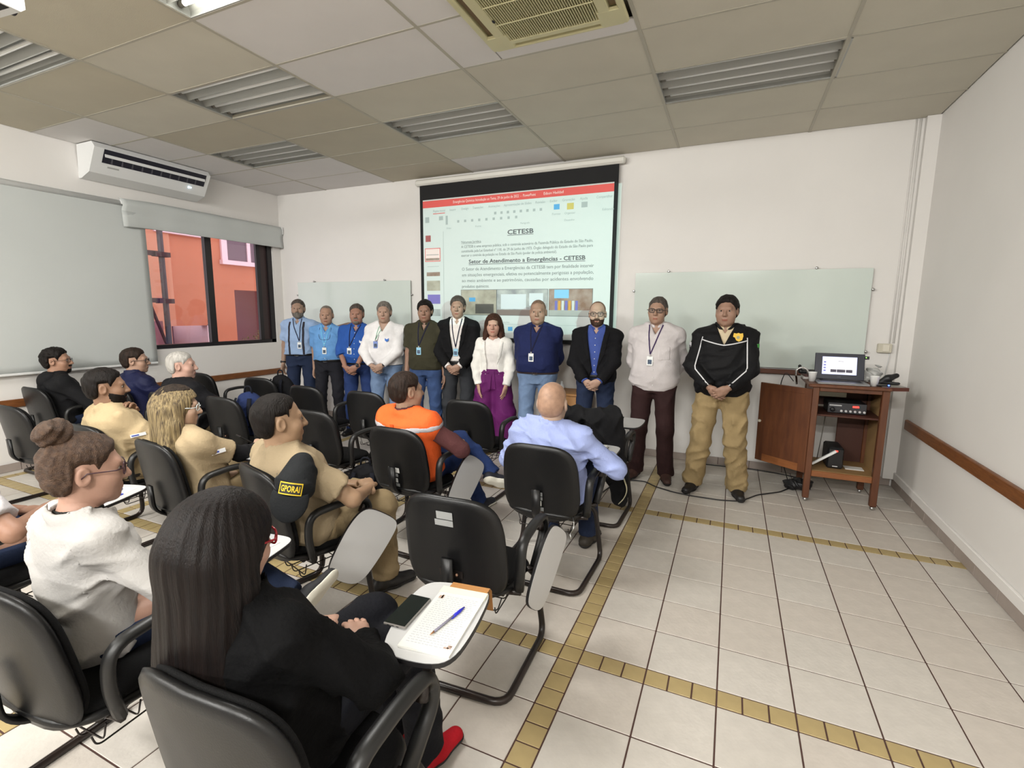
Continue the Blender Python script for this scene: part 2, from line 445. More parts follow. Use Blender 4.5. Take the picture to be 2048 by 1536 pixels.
# cassette air conditioner
M_CREAM = mat('cassette_plastic', (206, 200, 158), rough=0.45, var=0.03, vscale=5)
def cassette():
    x0, x1, y0, y1 = -1.0, -.115, .2, 1.105; zc = H - .035
    t = empty('ceiling_air_conditioner', ((x0 + x1) / 2, (y0 + y1) / 2, H), 0, 'yellowed cassette air conditioner set in the ceiling above the screen', 'air conditioner')
    w, d = (x1 - x0) / 2, (y1 - y0) / 2
    b = MB()
    # frame with four slots: rim pieces around slots
    rim, slot = .04, .045
    out = superell(w, d, 14, 48)
    gx_, gy_ = w - .15, d - .095
    for sx_ in (1, -1):
        b.box(min(sx_ * w, sx_ * (w - rim)), max(sx_ * w, sx_ * (w - rim)), -d + .03, d - .03, -.035, -.01, 0, .008)
        b.box(min(sx_ * (w - rim - slot), sx_ * gx_), max(sx_ * (w - rim - slot), sx_ * gx_), -d + .1, d - .1, -.035, -.01, 0, .004)
    rim2, slot2 = .022, .03
    for s_ in (1, -1):
        b.box(-w + .03, w - .03, min(s_ * d, s_ * (d - rim2)), max(s_ * d, s_ * (d - rim2)), -.035, -.01, 0, .006)
        b.box(-w + .09, w - .09, min(s_ * (d - rim2 - slot2), s_ * gy_), max(s_ * (d - rim2 - slot2), s_ * gy_), -.035, -.01, 0, .004)
    for s1 in (1, -1):
        for s2 in (1, -1):
            M = Matrix.Translation((s1 * (w - .085), s2 * (d - .085), 0)); b.box(-.085, .085, -.085, .085, -.0352, -.01, 0, .02, M)
    b.box(-w + .01, w - .01, -d + .01, d - .01, -.008, .0, 0)
    b.obj('frame', M_CREAM, t)
    for s_ in (1, -1):
        bx('vent_flap', mat('vent_shade', (120, 100, 70), rough=.6), t, min(s_ * (w - rim), s_ * (w - rim - slot)) + .004, max(s_ * (w - rim), s_ * (w - rim - slot)) - .004, -d + .17, d - .17, -.014, -.010)
        bx('vent_flap', mat('vent_shade', 0), t, -w + .17, w - .17, min(s_ * (d - rim2), s_ * (d - rim2 - slot2)) + .003, max(s_ * (d - rim2), s_ * (d - rim2 - slot2)) - .003, -.014, -.010)
    bx('grille_back', M_DARK, t, -gx_, gx_, -gy_, gy_, -.0095, -.0085)
    bm_ = MB().box(-.0024, .0024, -gy_, gy_, -.034, -.014).mesh('grille_slat', M_CREAM)
    n = 40
    for i in range(n): link('grille_slat', bm_, None, t, (-gx_ + 2 * gx_ * (i + .5) / n, 0, 0))
    g = gx_
    for k in (-.5, 0, .5): bx('grille_bar', M_CREAM, t, -g, g, k * gy_ - .003, k * gy_ + .003, -.0362, -.03)
    MB().sphere((-w + .155, d - .32, -.036), .012, 10, 6, 0, (.7, 1.4, .3)).obj('emblem', M_DARK, t)
cassette()

# split air conditioner on the left wall
def split_ac():
    t = empty('air_conditioner', (XL, 1.70, 3.05), 0, 'white ceiling-hung split air conditioner above the roller blinds', 'air conditioner')
    prof = [(0.0, .0), (0.02, .28), (.30, .28), (.345, .225), (.20, -.01), (.05, -.06), (0, -.06)]
    y0, y1 = -.62, .62
    b = MB(); n = len(prof)
    vs = [(x, y0 + .0, z) for x, z in prof] + [(x, y1, z) for x, z in prof]
    b.add(vs, [(i, (i + 1) % n, n + (i + 1) % n, n + i) for i in range(n)] + [tuple(range(n)), tuple(range(n, 2 * n))])
    b.obj('body', M_WHITEP, t)
    # outlet: dark slot on the sloped front with flap and vanes
    def P(k, y, off): # along the sloped upper front from (.24,.28) to (.33,.20) and lower to (.30,.115)
        a = Vector((.345, 0, .225)); c = Vector((.20, 0, -.01)); p = a.lerp(c, k); nrm = Vector((.851, 0, -.525))
        q = p + nrm * off; return (q.x, y, q.z)
    s = MB(); s.add([P(.02, y0 + .09, .003), P(.02, y1 - .05, .003), P(.55, y1 - .05, .003), P(.55, y0 + .09, .003)], [(0, 1, 2, 3)]); s.obj('outlet', mat('ac_outlet', (20, 18, 34), rough=.6), t)
    f = MB(); f.add([P(.2, y0 + .1, .006), P(.2, y1 - .06, .006), P(.3, y1 - .06, .02), P(.3, y0 + .1, .02), P(.22, y0 + .1, .004), P(.22, y1 - .06, .004)], [(0, 1, 2, 3), (3, 2, 5, 4)]); f.obj('flap', M_WHITEP, t)
    for i in range(10):
        y = y0 + .17 + i * .1
        v = MB(); v.add([P(.32, y, .004), P(.53, y, .004), P(.53, y + .018, .006), P(.32, y + .012, .006)], [(0, 1, 2, 3)]); v.obj('vane', mat('ac_vane', (70, 68, 76), rough=.6), t)
    l = MB(); q = P(.72, .40, .004); l.sphere(q, .009, 8, 6); q2 = P(.72, .425, .004); l.sphere(q2, .005, 8, 6)
    l.obj('indicator_light', mat('ac_led', (220, 240, 255), emit=(200, 235, 255), estr=8.0), t)
    g = MB(); q = P(.7, -.42, .0015); g.add([P(.66, -.47, .0015), P(.66, -.36, .0015), P(.72, -.36, .0015), P(.72, -.47, .0015)], [(0, 1, 2, 3)]); g.obj('name_plate', mat('ac_plate', (170, 170, 168), rough=.5), t)
    for x, y in ((.06, -.52), (.2, -.5), (.12, .5)): MB().tube([(x, y, .27), (x, y, H - 3.05)], .015, 8).obj('hanger', M_WHITEP, t)
split_ac()

def projector(loc, rz, label, drop):
    t = empty('projector', loc, rz, label, 'projector'); bx('body', M_WHITEP, t, -.15, .15, -.30, -.04, -.06, .05, .02); MB().lathe([(.03, 0), (.034, .0), (.034, .03), (.028, .03)], 18, 0, Matrix.Translation((0, -.045, 0)) @ Matrix.Rotation(-math.pi / 2, 4, 'X')).obj('lens_ring', M_BLACKF, t)
    bx('vent', M_DARK, t, -.12, .12, -.27, -.1, -.0615, -.0600); MB().tube([(0, -.17, .05), (0, -.17, drop)], .02, 10).obj('mount', M_WHITEP, t)
    return t
projector((1.5, -1.81, 2.3), 0, 'white projector on a long ceiling pole behind the camera', H - 2.3)
projector((-2.88, -.56, 3.12), .1, 'white projector box hanging at the top left corner of the photo', H - 3.12)
# ------------------------------------------------------------------ window, blinds and the courtyard behind it
M_PANE = clear('window_glass', (244, 234, 230), .05)
wn = empty('window_1', (XL - .08, 0, 0)); wn['kind'] = 'structure'
def fr(y0, y1, z0, z1, x0=-.03, x1=.03, nm='frame'): return bx(nm, M_BLACKF, wn, x0, x1, y0, y1, z0, z1)
fr(WY0, WY1, WZ0, WZ0 + .05, -.05, .05); fr(WY0, WY1, WZ1 - .14, WZ1, -.05, .05); fr(WY1 - .075, WY1, WZ0, WZ1, -.05, .05); fr(WY0, WY0 + .05, WZ0, WZ1, -.05, .05)
fr(2.44, 2.53, WZ0, WZ1, nm='mullion'); fr(1.36, 1.42, WZ0, WZ1, nm='mullion'); fr(3.21, 3.27, WZ0, WZ1, -.0, .04, 'sash')
bx('sash', mat('bronze_sash', (58, 42, 42), rough=.5), wn, -.02, .02, 3.27, 3.40, WZ0 + .05, WZ1 - .14)
for (a, b) in ((WY0 + .05, 1.36), (1.42, 2.44), (2.53, 3.21)):
    bx('pane', M_PANE, wn, -.003, .003, a, b, WZ0 + .05, WZ1 - .14)
M_BLIND = mat('roller_blind', (196, 200, 198), rough=0.8, var=0.02, vscale=2, bump=0.04, bscale=150)
def blind(name, y0, y1, z0, z1, label, waves, valance):
    t = empty(name, (XL, (y0 + y1) / 2, z1), 0, label, 'blind', 'roller blinds on the left wall')
    ny, nz = 60, 24; vs = []; fs = []
    for j in range(nz + 1):
        for i in range(ny + 1):
            u = i / ny; v = j / nz; y = (u - .5) * (y1 - y0); z = -v * (z1 - z0)
            x = .05 + waves * (math.sin(u * 21 + 1.3 * v) * .5 + math.sin(u * 9 - 2 * v + .8)) * (.3 + .7 * v)
            vs.append((x, y, z))
    for j in range(nz):
        for i in range(ny):
            a = j * (ny + 1) + i; fs.append((a, a + 1, a + ny + 2, a + ny + 1))
    b = MB(); b.add(vs, fs, 0, True); o = b.obj('blind_fabric', M_BLIND, t)
    sm = o.modifiers.new('thickness', 'SOLIDIFY'); sm.thickness = .002
    r = MB(); r.tube([(.045, -(y1 - y0) / 2 - .01, -.03), (.045, (y1 - y0) / 2 + .01, -.03)], .028, 12); r.obj('roller', M_WHITEP, t)
    r = MB(); r.box(.045, .062, -(y1 - y0) / 2, (y1 - y0) / 2, -(z1 - z0) - .012, -(z1 - z0) + .012, 0, .004); r.obj('bottom_bar', M_WHITEP, t)
    return t
blind('roller_blind', -2.4, 1.66, .965, 2.83, 'pale grey roller blind pulled fully down beside the window', .006, False)
def valance():
    y0, y1 = 1.42, 3.6; z0, z1 = 2.54, 2.86
    t = empty('roller_blind', (XL, (y0 + y1) / 2, z1), 0, 'pale grey roller blind rolled up at the top of the open window', 'blind', 'roller blinds on the left wall')
    ny = 40; prof = [(.02, 0), (.06, .01), (.085, -.03), (.09, -.09), (.07, -.15), (.075, -.22), (.085, -.30), (.08, -.305), (.07, -.22), (.06, -.15)]
    vs = []; fs = []; n = len(prof)
    for i in range(ny + 1):
        y = (i / ny - .5) * (y1 - y0); k = math.exp(-((i / ny) / .10) ** 2)
        for a, (x, z) in enumerate(prof): vs.append((x + .012 * k * (a % 3 == 0) + .003 * math.sin(i * .7), y, z - .02 * k * math.sin(a * 1.1)))
    for i in range(ny):
        for a in range(n - 1): fs.append((i * n + a, i * n + a + 1, (i + 1) * n + a + 1, (i + 1) * n + a))
    b = MB(); b.add(vs, fs, 0, True); o = b.obj('blind_fabric', M_BLIND, t); sm = o.modifiers.new('thickness', 'SOLIDIFY'); sm.thickness = .003
    r = MB(); r.tube([(.05, -(y1 - y0) / 2, -.05), (.05, (y1 - y0) / 2, -.05)], .03, 10); r.box(.0, .1, (y1 - y0) / 2 - .012, (y1 - y0) / 2, -.1, 0.005); r.obj('roller', M_WHITEP, t)
valance()

# courtyard: the salmon building, its windows and openings, a pole with brackets, a shrub
M_SALM = mat('salmon_plaster', (202, 124, 94), rough=.9, var=.05, vscale=1.2)
M_SALM2 = mat('salmon_plaster_pale', (212, 146, 118), rough=.9, var=.05, vscale=1.2)
M_PINKW = mat('painted_frame', (244, 214, 222), rough=.7)
M_PURP = mat('grey_glass', (110, 88, 100), rough=.3)
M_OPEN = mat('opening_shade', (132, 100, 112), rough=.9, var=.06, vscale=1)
bd = empty('building', (-9.5, 5, 0), 0, 'salmon plastered building seen through the open window', 'building')
def fb(name, m, y0, y1, z0, z1, x0=-.2, x1=0.0, par=bd): return bx(name, m, par, x0, x1, y0 - 5, y1 - 5, z0, z1)
# facade around its openings: garage (4.15..4.72, z<1.30), doorway (5.45..6.3, z<2.03), windows
fb('wall', M_SALM2, 2.2, 4.12, 1.28, 5.5, -.2, .06); fb('wall', M_SALM2, 2.2, 4.02, -.3, 1.28, -.2, .06)
fb('wall', M_SALM, 4.12, 5.45, 1.28, 5.5); fb('wall', M_SALM, 4.80, 5.45, -.3, 1.28); fb('wall', M_SALM, 5.45, 9, 2.04, 5.5); fb('wall', M_SALM, 6.6, 9, -.3, 2.04)
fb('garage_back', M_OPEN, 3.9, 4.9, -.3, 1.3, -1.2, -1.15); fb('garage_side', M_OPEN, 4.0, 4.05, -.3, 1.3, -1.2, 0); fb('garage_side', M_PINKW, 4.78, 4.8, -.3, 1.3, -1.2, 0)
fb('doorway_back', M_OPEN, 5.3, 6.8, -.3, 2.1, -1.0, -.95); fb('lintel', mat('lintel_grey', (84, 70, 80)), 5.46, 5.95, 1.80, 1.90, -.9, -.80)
def fwin(y0, y1, z0, z1):
    w = empty('window_frame', (0, (y0 + y1) / 2 - 5, z0)); w.parent = bd
    d = (y1 - y0) / 2; h = z1 - z0
    for nm, m, a in (('sill', M_PINKW, (-.0, .10, -d - .16, d + .16, -.09, 0)), ('jamb', M_PINKW, (0, .05, -d - .13, -d, 0, h)), ('jamb', M_PINKW, (0, .05, d, d + .13, 0, h)), ('mullion', M_PINKW, (0.0, .04, -.03, .05, 0, h))):
        bx(nm, m, w, *a)
    bx('pane', M_PURP, w, .002, .012, -d, -.03, 0, h); bx('pane', M_PURP, w, .002, .012, .05, d, 0, h)
fwin(5.32, 6.35, 2.66, 3.9); fwin(4.0, 4.72, 3.14, 4.3)
pl = empty('scaffold_pole', (-8.6, 3.45, 0), 0, 'rusty grey pipe with bolted brackets in front of the salmon building', 'pipe')
M_PIPE = mat('pipe_grey', (92, 84, 86), rough=.6, metal=.3, var=.1); M_PIPE2 = mat('pipe_rust', (66, 36, 42), rough=.7)
MB().tube([(0, 0, -.3), (0, 0, 4.2)], .045, 10).obj('pipe', M_PIPE, pl)
for z in (.75, 1.75, 2.55):
    b = MB(); b.box(-.06, .06, -.13, .12, z - .04, z + .04); b.obj('bracket', M_PIPE2, pl)
    b = MB(); b.box(-.03, .03, -.5, 0, z - .03, z + .05); b.obj('bracket', M_PIPE2, pl)
MB().tube([(0, -.28, 2.6), (0, -.26, 1.7), (0, -.02, .9)], .025, 8).obj('brace', M_PIPE2, pl)
bx('pipe_footing', mat('pink_brick', (188, 130, 140), rough=.9, var=.1), pl, -.4, -.1, -.9, -.02, -.3, 1.4)
sh = empty('shrub', (-7.9, 4.75, 0), 0, 'olive green shrub outside the right pane of the window', 'plant')
sb = MB(); r3 = random.Random(5)
for i in range(420):
    a = r3.uniform(0, 6.28); rr = r3.uniform(0, .55); z = 1.12 - rr * .45 + r3.uniform(-.35, .1)
    p = Vector((rr * math.cos(a) * .7, rr * math.sin(a), z)); d = Vector((r3.uniform(-1, 1), r3.uniform(-1, 1), r3.uniform(-.1, .8))).normalized() * r3.uniform(.05, .1)
    s_ = d.cross(Vector((0, 0, 1))).normalized() * .014; sb.add([p, p + d * .5 + s_, p + d, p + d * .5 - s_], [(0, 1, 2, 3)])
sb.obj('leaves', mat('shrub_leaf', (120, 112, 56), rough=.7, rgb2=(76, 70, 34), vscale=7), sh)
MB().tube([(0, 0, -.3), (0, 0, .8)], .03, 6).obj('stem', M_PIPE2, sh)
tag(bx('ground_outside', mat('courtyard', (150, 140, 134), rough=.9), None, -14, XL - .2, -3, 12, -.5, -.3), kind='structure')

# ------------------------------------------------------------------ projection screen and what it shows
M_SCREEN = mat('screen_cloth', (214, 220, 218), rough=.95, spec=.1)
M_SBLACK = mat('screen_border', (16, 16, 18), rough=.8)
YS = 3.55
sc = empty('projection_screen', (-1.98, YS, 3.25), 0, 'pull-down projection screen with black border hung on the far wall', 'screen')
def sx(x): return x + 1.98
def sz(z): return z - 3.25
b = MB(); b.box(sx(-3.34), sx(-.62), -.035, .035, sz(3.225), sz(3.30), 0, .02); b.obj('casing', mat('screen_casing', (222, 220, 212), rough=.5), sc)
bx('cloth', M_SCREEN, sc, sx(-3.235), sx(-.735), -.001, .001, sz(1.30), sz(3.05))
bx('border', M_SBLACK, sc, sx(-3.28), sx(-.69), -.0012, .001, sz(3.045), sz(3.225))
bx('border', M_SBLACK, sc, sx(-3.28), sx(-3.235), -.0012, .001, sz(1.25), sz(3.045)); bx('border', M_SBLACK, sc, sx(-.735), sx(-.69), -.0012, .001, sz(1.25), sz(3.045))
bx('border', M_SBLACK, sc, sx(-3.235), sx(-.735), -.0012, .001, sz(1.25), sz(1.30))
M_INK = mat('slide_ink', (128, 132, 133), rough=.9); M_INK2 = mat('slide_ink_dark', (100, 100, 104), rough=.9); M_INKL = mat('slide_ink_pale', (172, 180, 180), rough=.9)
M_SRED = mat('slide_red', (222, 92, 88), rough=.9); M_SPINK = mat('slide_white', (240, 220, 216), rough=.9)
img = empty('projected_slide', (0, 0, 0)); img.parent = sc
def dec(name, m, x0, x1, z0, z1, lift=.002, par=img): return bx(name, m, par, sx(x0), sx(x1), -lift - .0006, -lift, sz(z0), sz(z1))
def txt(body, x, z, size, m=M_INK, width=None, al='LEFT', bold=0.0, lift=.0035): return text_obj('slide_text', body, size, m, WALL_M(sx(x), -lift, sz(z)), img, al, width, bold)
dec('title_bar', M_SRED, -3.235, -.735, 2.945, 3.03)
txt('Emergências Químicas Introdução ao Tema, 29 de junho de 2022  -  PowerPoint', -2.78, 2.975, .045, M_SPINK, 1.12)
txt('Edson Haddad', -1.56, 2.975, .045, M_SPINK, .24)
for i, (s, x, w) in enumerate((('Página Inicial', -3.08, .18), ('Inserir', -2.83, .09), ('Design', -2.66, .1), ('Transições', -2.5, .15), ('Animações', -2.28, .16), ('Apresentação de Slides', -2.07, .36), ('Revisão', -1.66, .12), ('Exibir', -1.48, .09), ('Gravação', -1.33, .15), ('Ajuda', -1.12, .09), ('Compartilhar', -.93, .18))): txt(s, x, 2.885, .04, M_INKL, w)
dec('tab_underline', M_SRED, -3.08, -2.90, 2.862, 2.870)
M_SBLUE = mat('slide_blue', (96, 168, 220), rough=.9); M_SGOLD = mat('slide_gold', (206, 190, 110), rough=.9)
dec('icon', M_SBLUE, -1.43, -1.36, 2.80, 2.86); dec('icon', M_SGOLD, -1.27, -1.19, 2.79, 2.86); dec('icon', M_INKL, -1.1, -1.03, 2.80, 2.86)
txt('Formas', -1.45, 2.74, .035, M_INKL, .1); txt('Organizar', -1.3, 2.74, .035, M_INKL, .13); txt('Desenho', -1.3, 2.665, .03, M_INKL, .12); txt('Editando', -.86, 2.75, .035, M_INKL, .13)
txt('Fonte', -2.46, 2.665, .03, M_INKL, .08); txt('Parágrafo', -1.85, 2.665, .03, M_INKL, .12); txt('Slides', -2.88, 2.665, .03, M_INKL, .07)
for k in range(9): dec('icon', M_INKL, -2.72 + .1 * k, -2.69 + .1 * k, 2.735, 2.765)
for k in range(8): dec('icon', M_INKL, -2.2 + .085 * k, -2.17 + .085 * k, 2.80, 2.83)
dec('icon', M_INKL, -3.20, -3.14, 2.76, 2.83); dec('icon', M_INKL, -2.99, -2.93, 2.78, 2.83); dec('icon', M_INKL, -2.89, -2.86, 2.72, 2.83)
txt('CETESB', -1.849, 2.555, .075, M_INK2, .34, 'CENTER', .0016); dec('underline', M_INK2, -2.02, -1.68, 2.540, 2.546)
txt('Natureza Jurídica', -2.663, 2.478, .042, M_INK, .28); dec('underline', M_INK, -2.663, -2.38, 2.470, 2.473)
txt('A CETESB é uma empresa pública, sob o controle acionário da Fazenda Pública do Estado de São Paulo,', -2.663, 2.42, .046, M_INK, 1.71)
txt('constituída pela Lei Estadual nº 118, de 29 de junho de 1973. Órgão delegado do Estado de São Paulo para', -2.663, 2.365, .046, M_INK, 1.71)
txt('exercer o controle da poluição no Estado de São Paulo (poder de polícia ambiental).', -2.663, 2.312, .046, M_INK, 1.28)
txt('Setor de Atendimento a Emergências - CETESB', -1.795, 2.225, .068, M_INK2, 1.52, 'CENTER', .0014); dec('underline', M_INK2, -2.555, -1.036, 2.208, 2.214)
for k, (s, w) in enumerate((('O Setor de Atendimento a Emergências da CETESB tem por finalidade intervir', 1.72), ('em situações emergenciais, efetiva ou potencialmente perigosas a população,', 1.72), ('ao meio ambiente e ao patrimônio, causadas por acidentes envolvendo', 1.72), ('produtos químicos.', .39))): txt(s, -2.656, 2.138 - .0715 * k, .056, M_INK, w)
PH = [mat('slide_photo_office', (150, 142, 128), rough=.9, rgb2=(196, 192, 176), vscale=6), mat('slide_photo_truck', (138, 140, 146), rough=.9, rgb2=(196, 200, 196), vscale=7), mat('slide_photo_crew', (140, 112, 96), rough=.9, rgb2=(176, 160, 150), vscale=8)]
for k, (a, b_) in enumerate(((-2.666, -2.164), (-2.154, -1.485), (-1.463, -.939))):
    dec('photo', M_INK, a - .006, b_ + .006, 1.578, 1.900, .002); dec('photo', PH[k], a, b_, 1.584, 1.894, .003)
dec('photo_detail', mat('slide_van', (214, 222, 226), rough=.9), -2.10, -1.76, 1.66, 1.84, .004); dec('photo_detail', mat('slide_van', (0, 0, 0)), -1.72, -1.54, 1.70, 1.85, .004); dec('photo_detail', mat('slide_ground', (134, 122, 116), rough=.9), -2.154, -1.485, 1.584, 1.65, .004)
dec('photo_detail', M_SBLUE, -2.55, -2.46, 1.75, 1.80, .004); dec('photo_detail', mat('slide_dark', (96, 92, 88), rough=.9), -2.46, -2.2, 1.60, 1.72, .004)
dec('photo_detail', mat('slide_sky', (140, 200, 236), rough=.9), -1.40, -1.22, 1.79, 1.89, .004)
for k in range(7): dec('photo_detail', mat('slide_crew%d' % (k % 3), ((120, 120, 190), (214, 160, 80), (206, 214, 210))[k % 3], rough=.9), -1.39 + .042 * k, -1.36 + .042 * k, 1.65, 1.76, .005)
dec('photo_detail', mat('slide_road', (176, 180, 176), rough=.9), -1.463, -.939, 1.584, 1.65, .004)
# thumbnails in the side bar
dec('thumbnail', M_SRED, -3.212, -2.976, 2.266, 2.436); dec('thumbnail', M_SPINK, -3.204, -2.984, 2.274, 2.428, .003); dec('thumbnail', M_INK, -3.19, -3.0, 2.35, 2.356, .004); dec('thumbnail', PH[2], -3.2, -2.99, 2.28, 2.31, .004)
dec('thumbnail', mat('slide_brown', (170, 96, 96), rough=.9), -3.2, -3.12, 2.52, 2.60); dec('thumbnail', M_INKL, -3.18, -3.0, 2.20, 2.205)
dec('thumbnail', PH[2], -3.19, -2.985, 2.08, 2.13); dec('thumbnail', PH[0], -3.19, -2.985, 1.89, 2.02); dec('thumbnail', mat('slide_violet', (130, 120, 190), rough=.9), -3.18, -2.985, 1.72, 1.84); dec('thumbnail', PH[1], -3.18, -2.985, 1.56, 1.65)
dec('side_bar_line', M_INKL, -2.93, -2.926, 1.45, 2.64)
dec('status_bar', M_INKL, -3.2, -.76, 1.47, 1.473); dec('icon', M_SBLUE, -2.00, -1.94, 1.39, 1.44); dec('icon', M_SRED, -1.88, -1.83, 1.39, 1.44); txt('Anotações', -2.12, 1.485, .035, M_INKL, .14)

# glass writing boards with steel standoffs
def board(x0, x1, z0, z1, label):
    t = empty('glass_board', ((x0 + x1) / 2, YB - .004, z0), 0, label, 'writing board', 'glass writing boards on the far wall')
    w = (x1 - x0) / 2; h = z1 - z0
    bx('glass', M_GLASSB, t, -w, w, -.03, -.022, 0, h, .001)
    for (x, z) in ((-w * .68, h + .012), (w * .58, h + .012), (-w - .012, h * .8), (w + .012, h * .8), (-w - .012, h * .2), (w + .012, h * .2)):
        m = MB(); m.lathe([(.004, 0), (.012, 0), (.012, .012), (.006, .014), (.006, .036)], 12, 0, Matrix.Translation((x, -.036, z)) @ Matrix.Rotation(-math.pi / 2, 4, 'X')); m.obj('standoff', M_STEEL, t)
board(-.465, 1.712, 1.09, 2.062, 'long pale green glass writing board behind the two men at the right of the row')
board(-5.556, -3.477, 1.09, 2.033, 'pale green glass writing board behind the four men in blue and white shirts')
for nm, x0, x1 in (('trim_6', -.45, 1.40), ('trim_7', -5.3, -3.6)):
    tag(bx(nm, mat('tray_wood', (96, 54, 34), rough=.5), None, x0, x1, YB - .05, YB, 1.03, 1.075, .004), kind='structure')
# wall switch box with a short cable
t = empty('switch_box', (1.866, YB, 1.28), 0, 'beige surface-mounted switch box on the wall above the lectern', 'switch')
bx('box', mat('beige_plastic', (206, 200, 182), rough=.5), t, -.055, .055, -.045, 0, 0, .085, .006); bx('rocker', mat('beige_plastic2', (222, 216, 200), rough=.4), t, -.02, .036, -.052, -.043, .012, .078, .004)
MB().tube([(.045, -.02, 0), (.045, -.02, -.03), (.03, -.01, -.26)], .004, 6).obj('cable', M_WHITEP, t)
# ------------------------------------------------------------------ implicit surfaces for bodies, clothes and hair
def V3(*a): return np.array(a, dtype=np.float64)
def unit(v):
    v = np.asarray(v, float); return v / max(1e-9, np.linalg.norm(v))
def smin(a, b, k):
    if k <= 0: return np.minimum(a, b)
    h = np.maximum(k - np.abs(a - b), 0.0) / k
    return np.minimum(a, b) - h * h * k * 0.25
class Cone:                                    # tapered capsule, optionally flattened along an axis
    def __init__(s, a, b, ra, rb, k=0.02, flat=None, fs=1.0):
        s.a, s.b, s.ra, s.rb, s.k = V3(*a), V3(*b), ra, rb, k
        s.flat = None if flat is None else unit(flat); s.fs = fs
    def box(s):
        r = max(s.ra, s.rb) * max(1, s.fs); return np.minimum(s.a, s.b) - r, np.maximum(s.a, s.b) + r
    def d(s, X, Y, Z):
        ab = s.b - s.a; L = max(1e-9, ab @ ab)
        px, py, pz = X - s.a[0], Y - s.a[1], Z - s.a[2]
        t = np.clip((px * ab[0] + py * ab[1] + pz * ab[2]) / L, 0, 1)
        qx, qy, qz = px - t * ab[0], py - t * ab[1], pz - t * ab[2]
        if s.flat is not None:
            c = qx * s.flat[0] + qy * s.flat[1] + qz * s.flat[2]; e = c * (1 / s.fs - 1)
            qx, qy, qz = qx + e * s.flat[0], qy + e * s.flat[1], qz + e * s.flat[2]
        return np.sqrt(qx * qx + qy * qy + qz * qz) - (s.ra + (s.rb - s.ra) * t)
class Ell:                                     # ellipsoid in a frame (rows of R are its axes)
    def __init__(s, c, r, R=None, k=0.02):
        s.c, s.r, s.k = V3(*c), V3(*r), k; s.R = np.eye(3) if R is None else R
    def box(s):
        e = np.abs(s.R.T) @ s.r; return s.c - e, s.c + e
    def d(s, X, Y, Z):
        px, py, pz = X - s.c[0], Y - s.c[1], Z - s.c[2]; R, r = s.R, s.r
        u = (R[0, 0] * px + R[0, 1] * py + R[0, 2] * pz) / r[0]; v = (R[1, 0] * px + R[1, 1] * py + R[1, 2] * pz) / r[1]; w = (R[2, 0] * px + R[2, 1] * py + R[2, 2] * pz) / r[2]
        k0 = np.sqrt(u * u + v * v + w * w); k1 = np.sqrt((u / r[0]) ** 2 + (v / r[1]) ** 2 + (w / r[2]) ** 2)
        return k0 * (k0 - 1.0) / np.maximum(k1, 1e-6)
class Loft:                                    # trunk: elliptical sections along an axis; prof rows: t, half width, front depth, back depth
    def __init__(s, a, b, right, prof, k=0.03, off=0.0):
        s.a, s.b = V3(*a), V3(*b); s.k = k; s.p = np.array(prof, float); s.off = off
        s.L = np.linalg.norm(s.b - s.a); s.w = (s.b - s.a) / s.L
        r = np.asarray(right, float); r = r - (r @ s.w) * s.w; s.u = unit(r); s.v = np.cross(s.w, s.u)   # v = forward
    def box(s):
        m = s.p[:, 1:].max() + s.off; return np.minimum(s.a, s.b) - m, np.maximum(s.a, s.b) + m
    def d(s, X, Y, Z):
        px, py, pz = X - s.a[0], Y - s.a[1], Z - s.a[2]
        w = px * s.w[0] + py * s.w[1] + pz * s.w[2]; u = px * s.u[0] + py * s.u[1] + pz * s.u[2]; v = px * s.v[0] + py * s.v[1] + pz * s.v[2]
        t = np.clip(w / s.L, 0, 1)
        A = np.interp(t, s.p[:, 0], s.p[:, 1]) + s.off; B = np.where(v > 0, np.interp(t, s.p[:, 0], s.p[:, 2]), np.interp(t, s.p[:, 0], s.p[:, 3])) + s.off
        n = 2.4
        k0 = ((np.abs(u) / A) ** n + (np.abs(v) / B) ** n) ** (1 / n)
        d = (k0 - 1.0) * np.minimum(A, B)
        return np.maximum(d, np.maximum(-w, w - s.L))
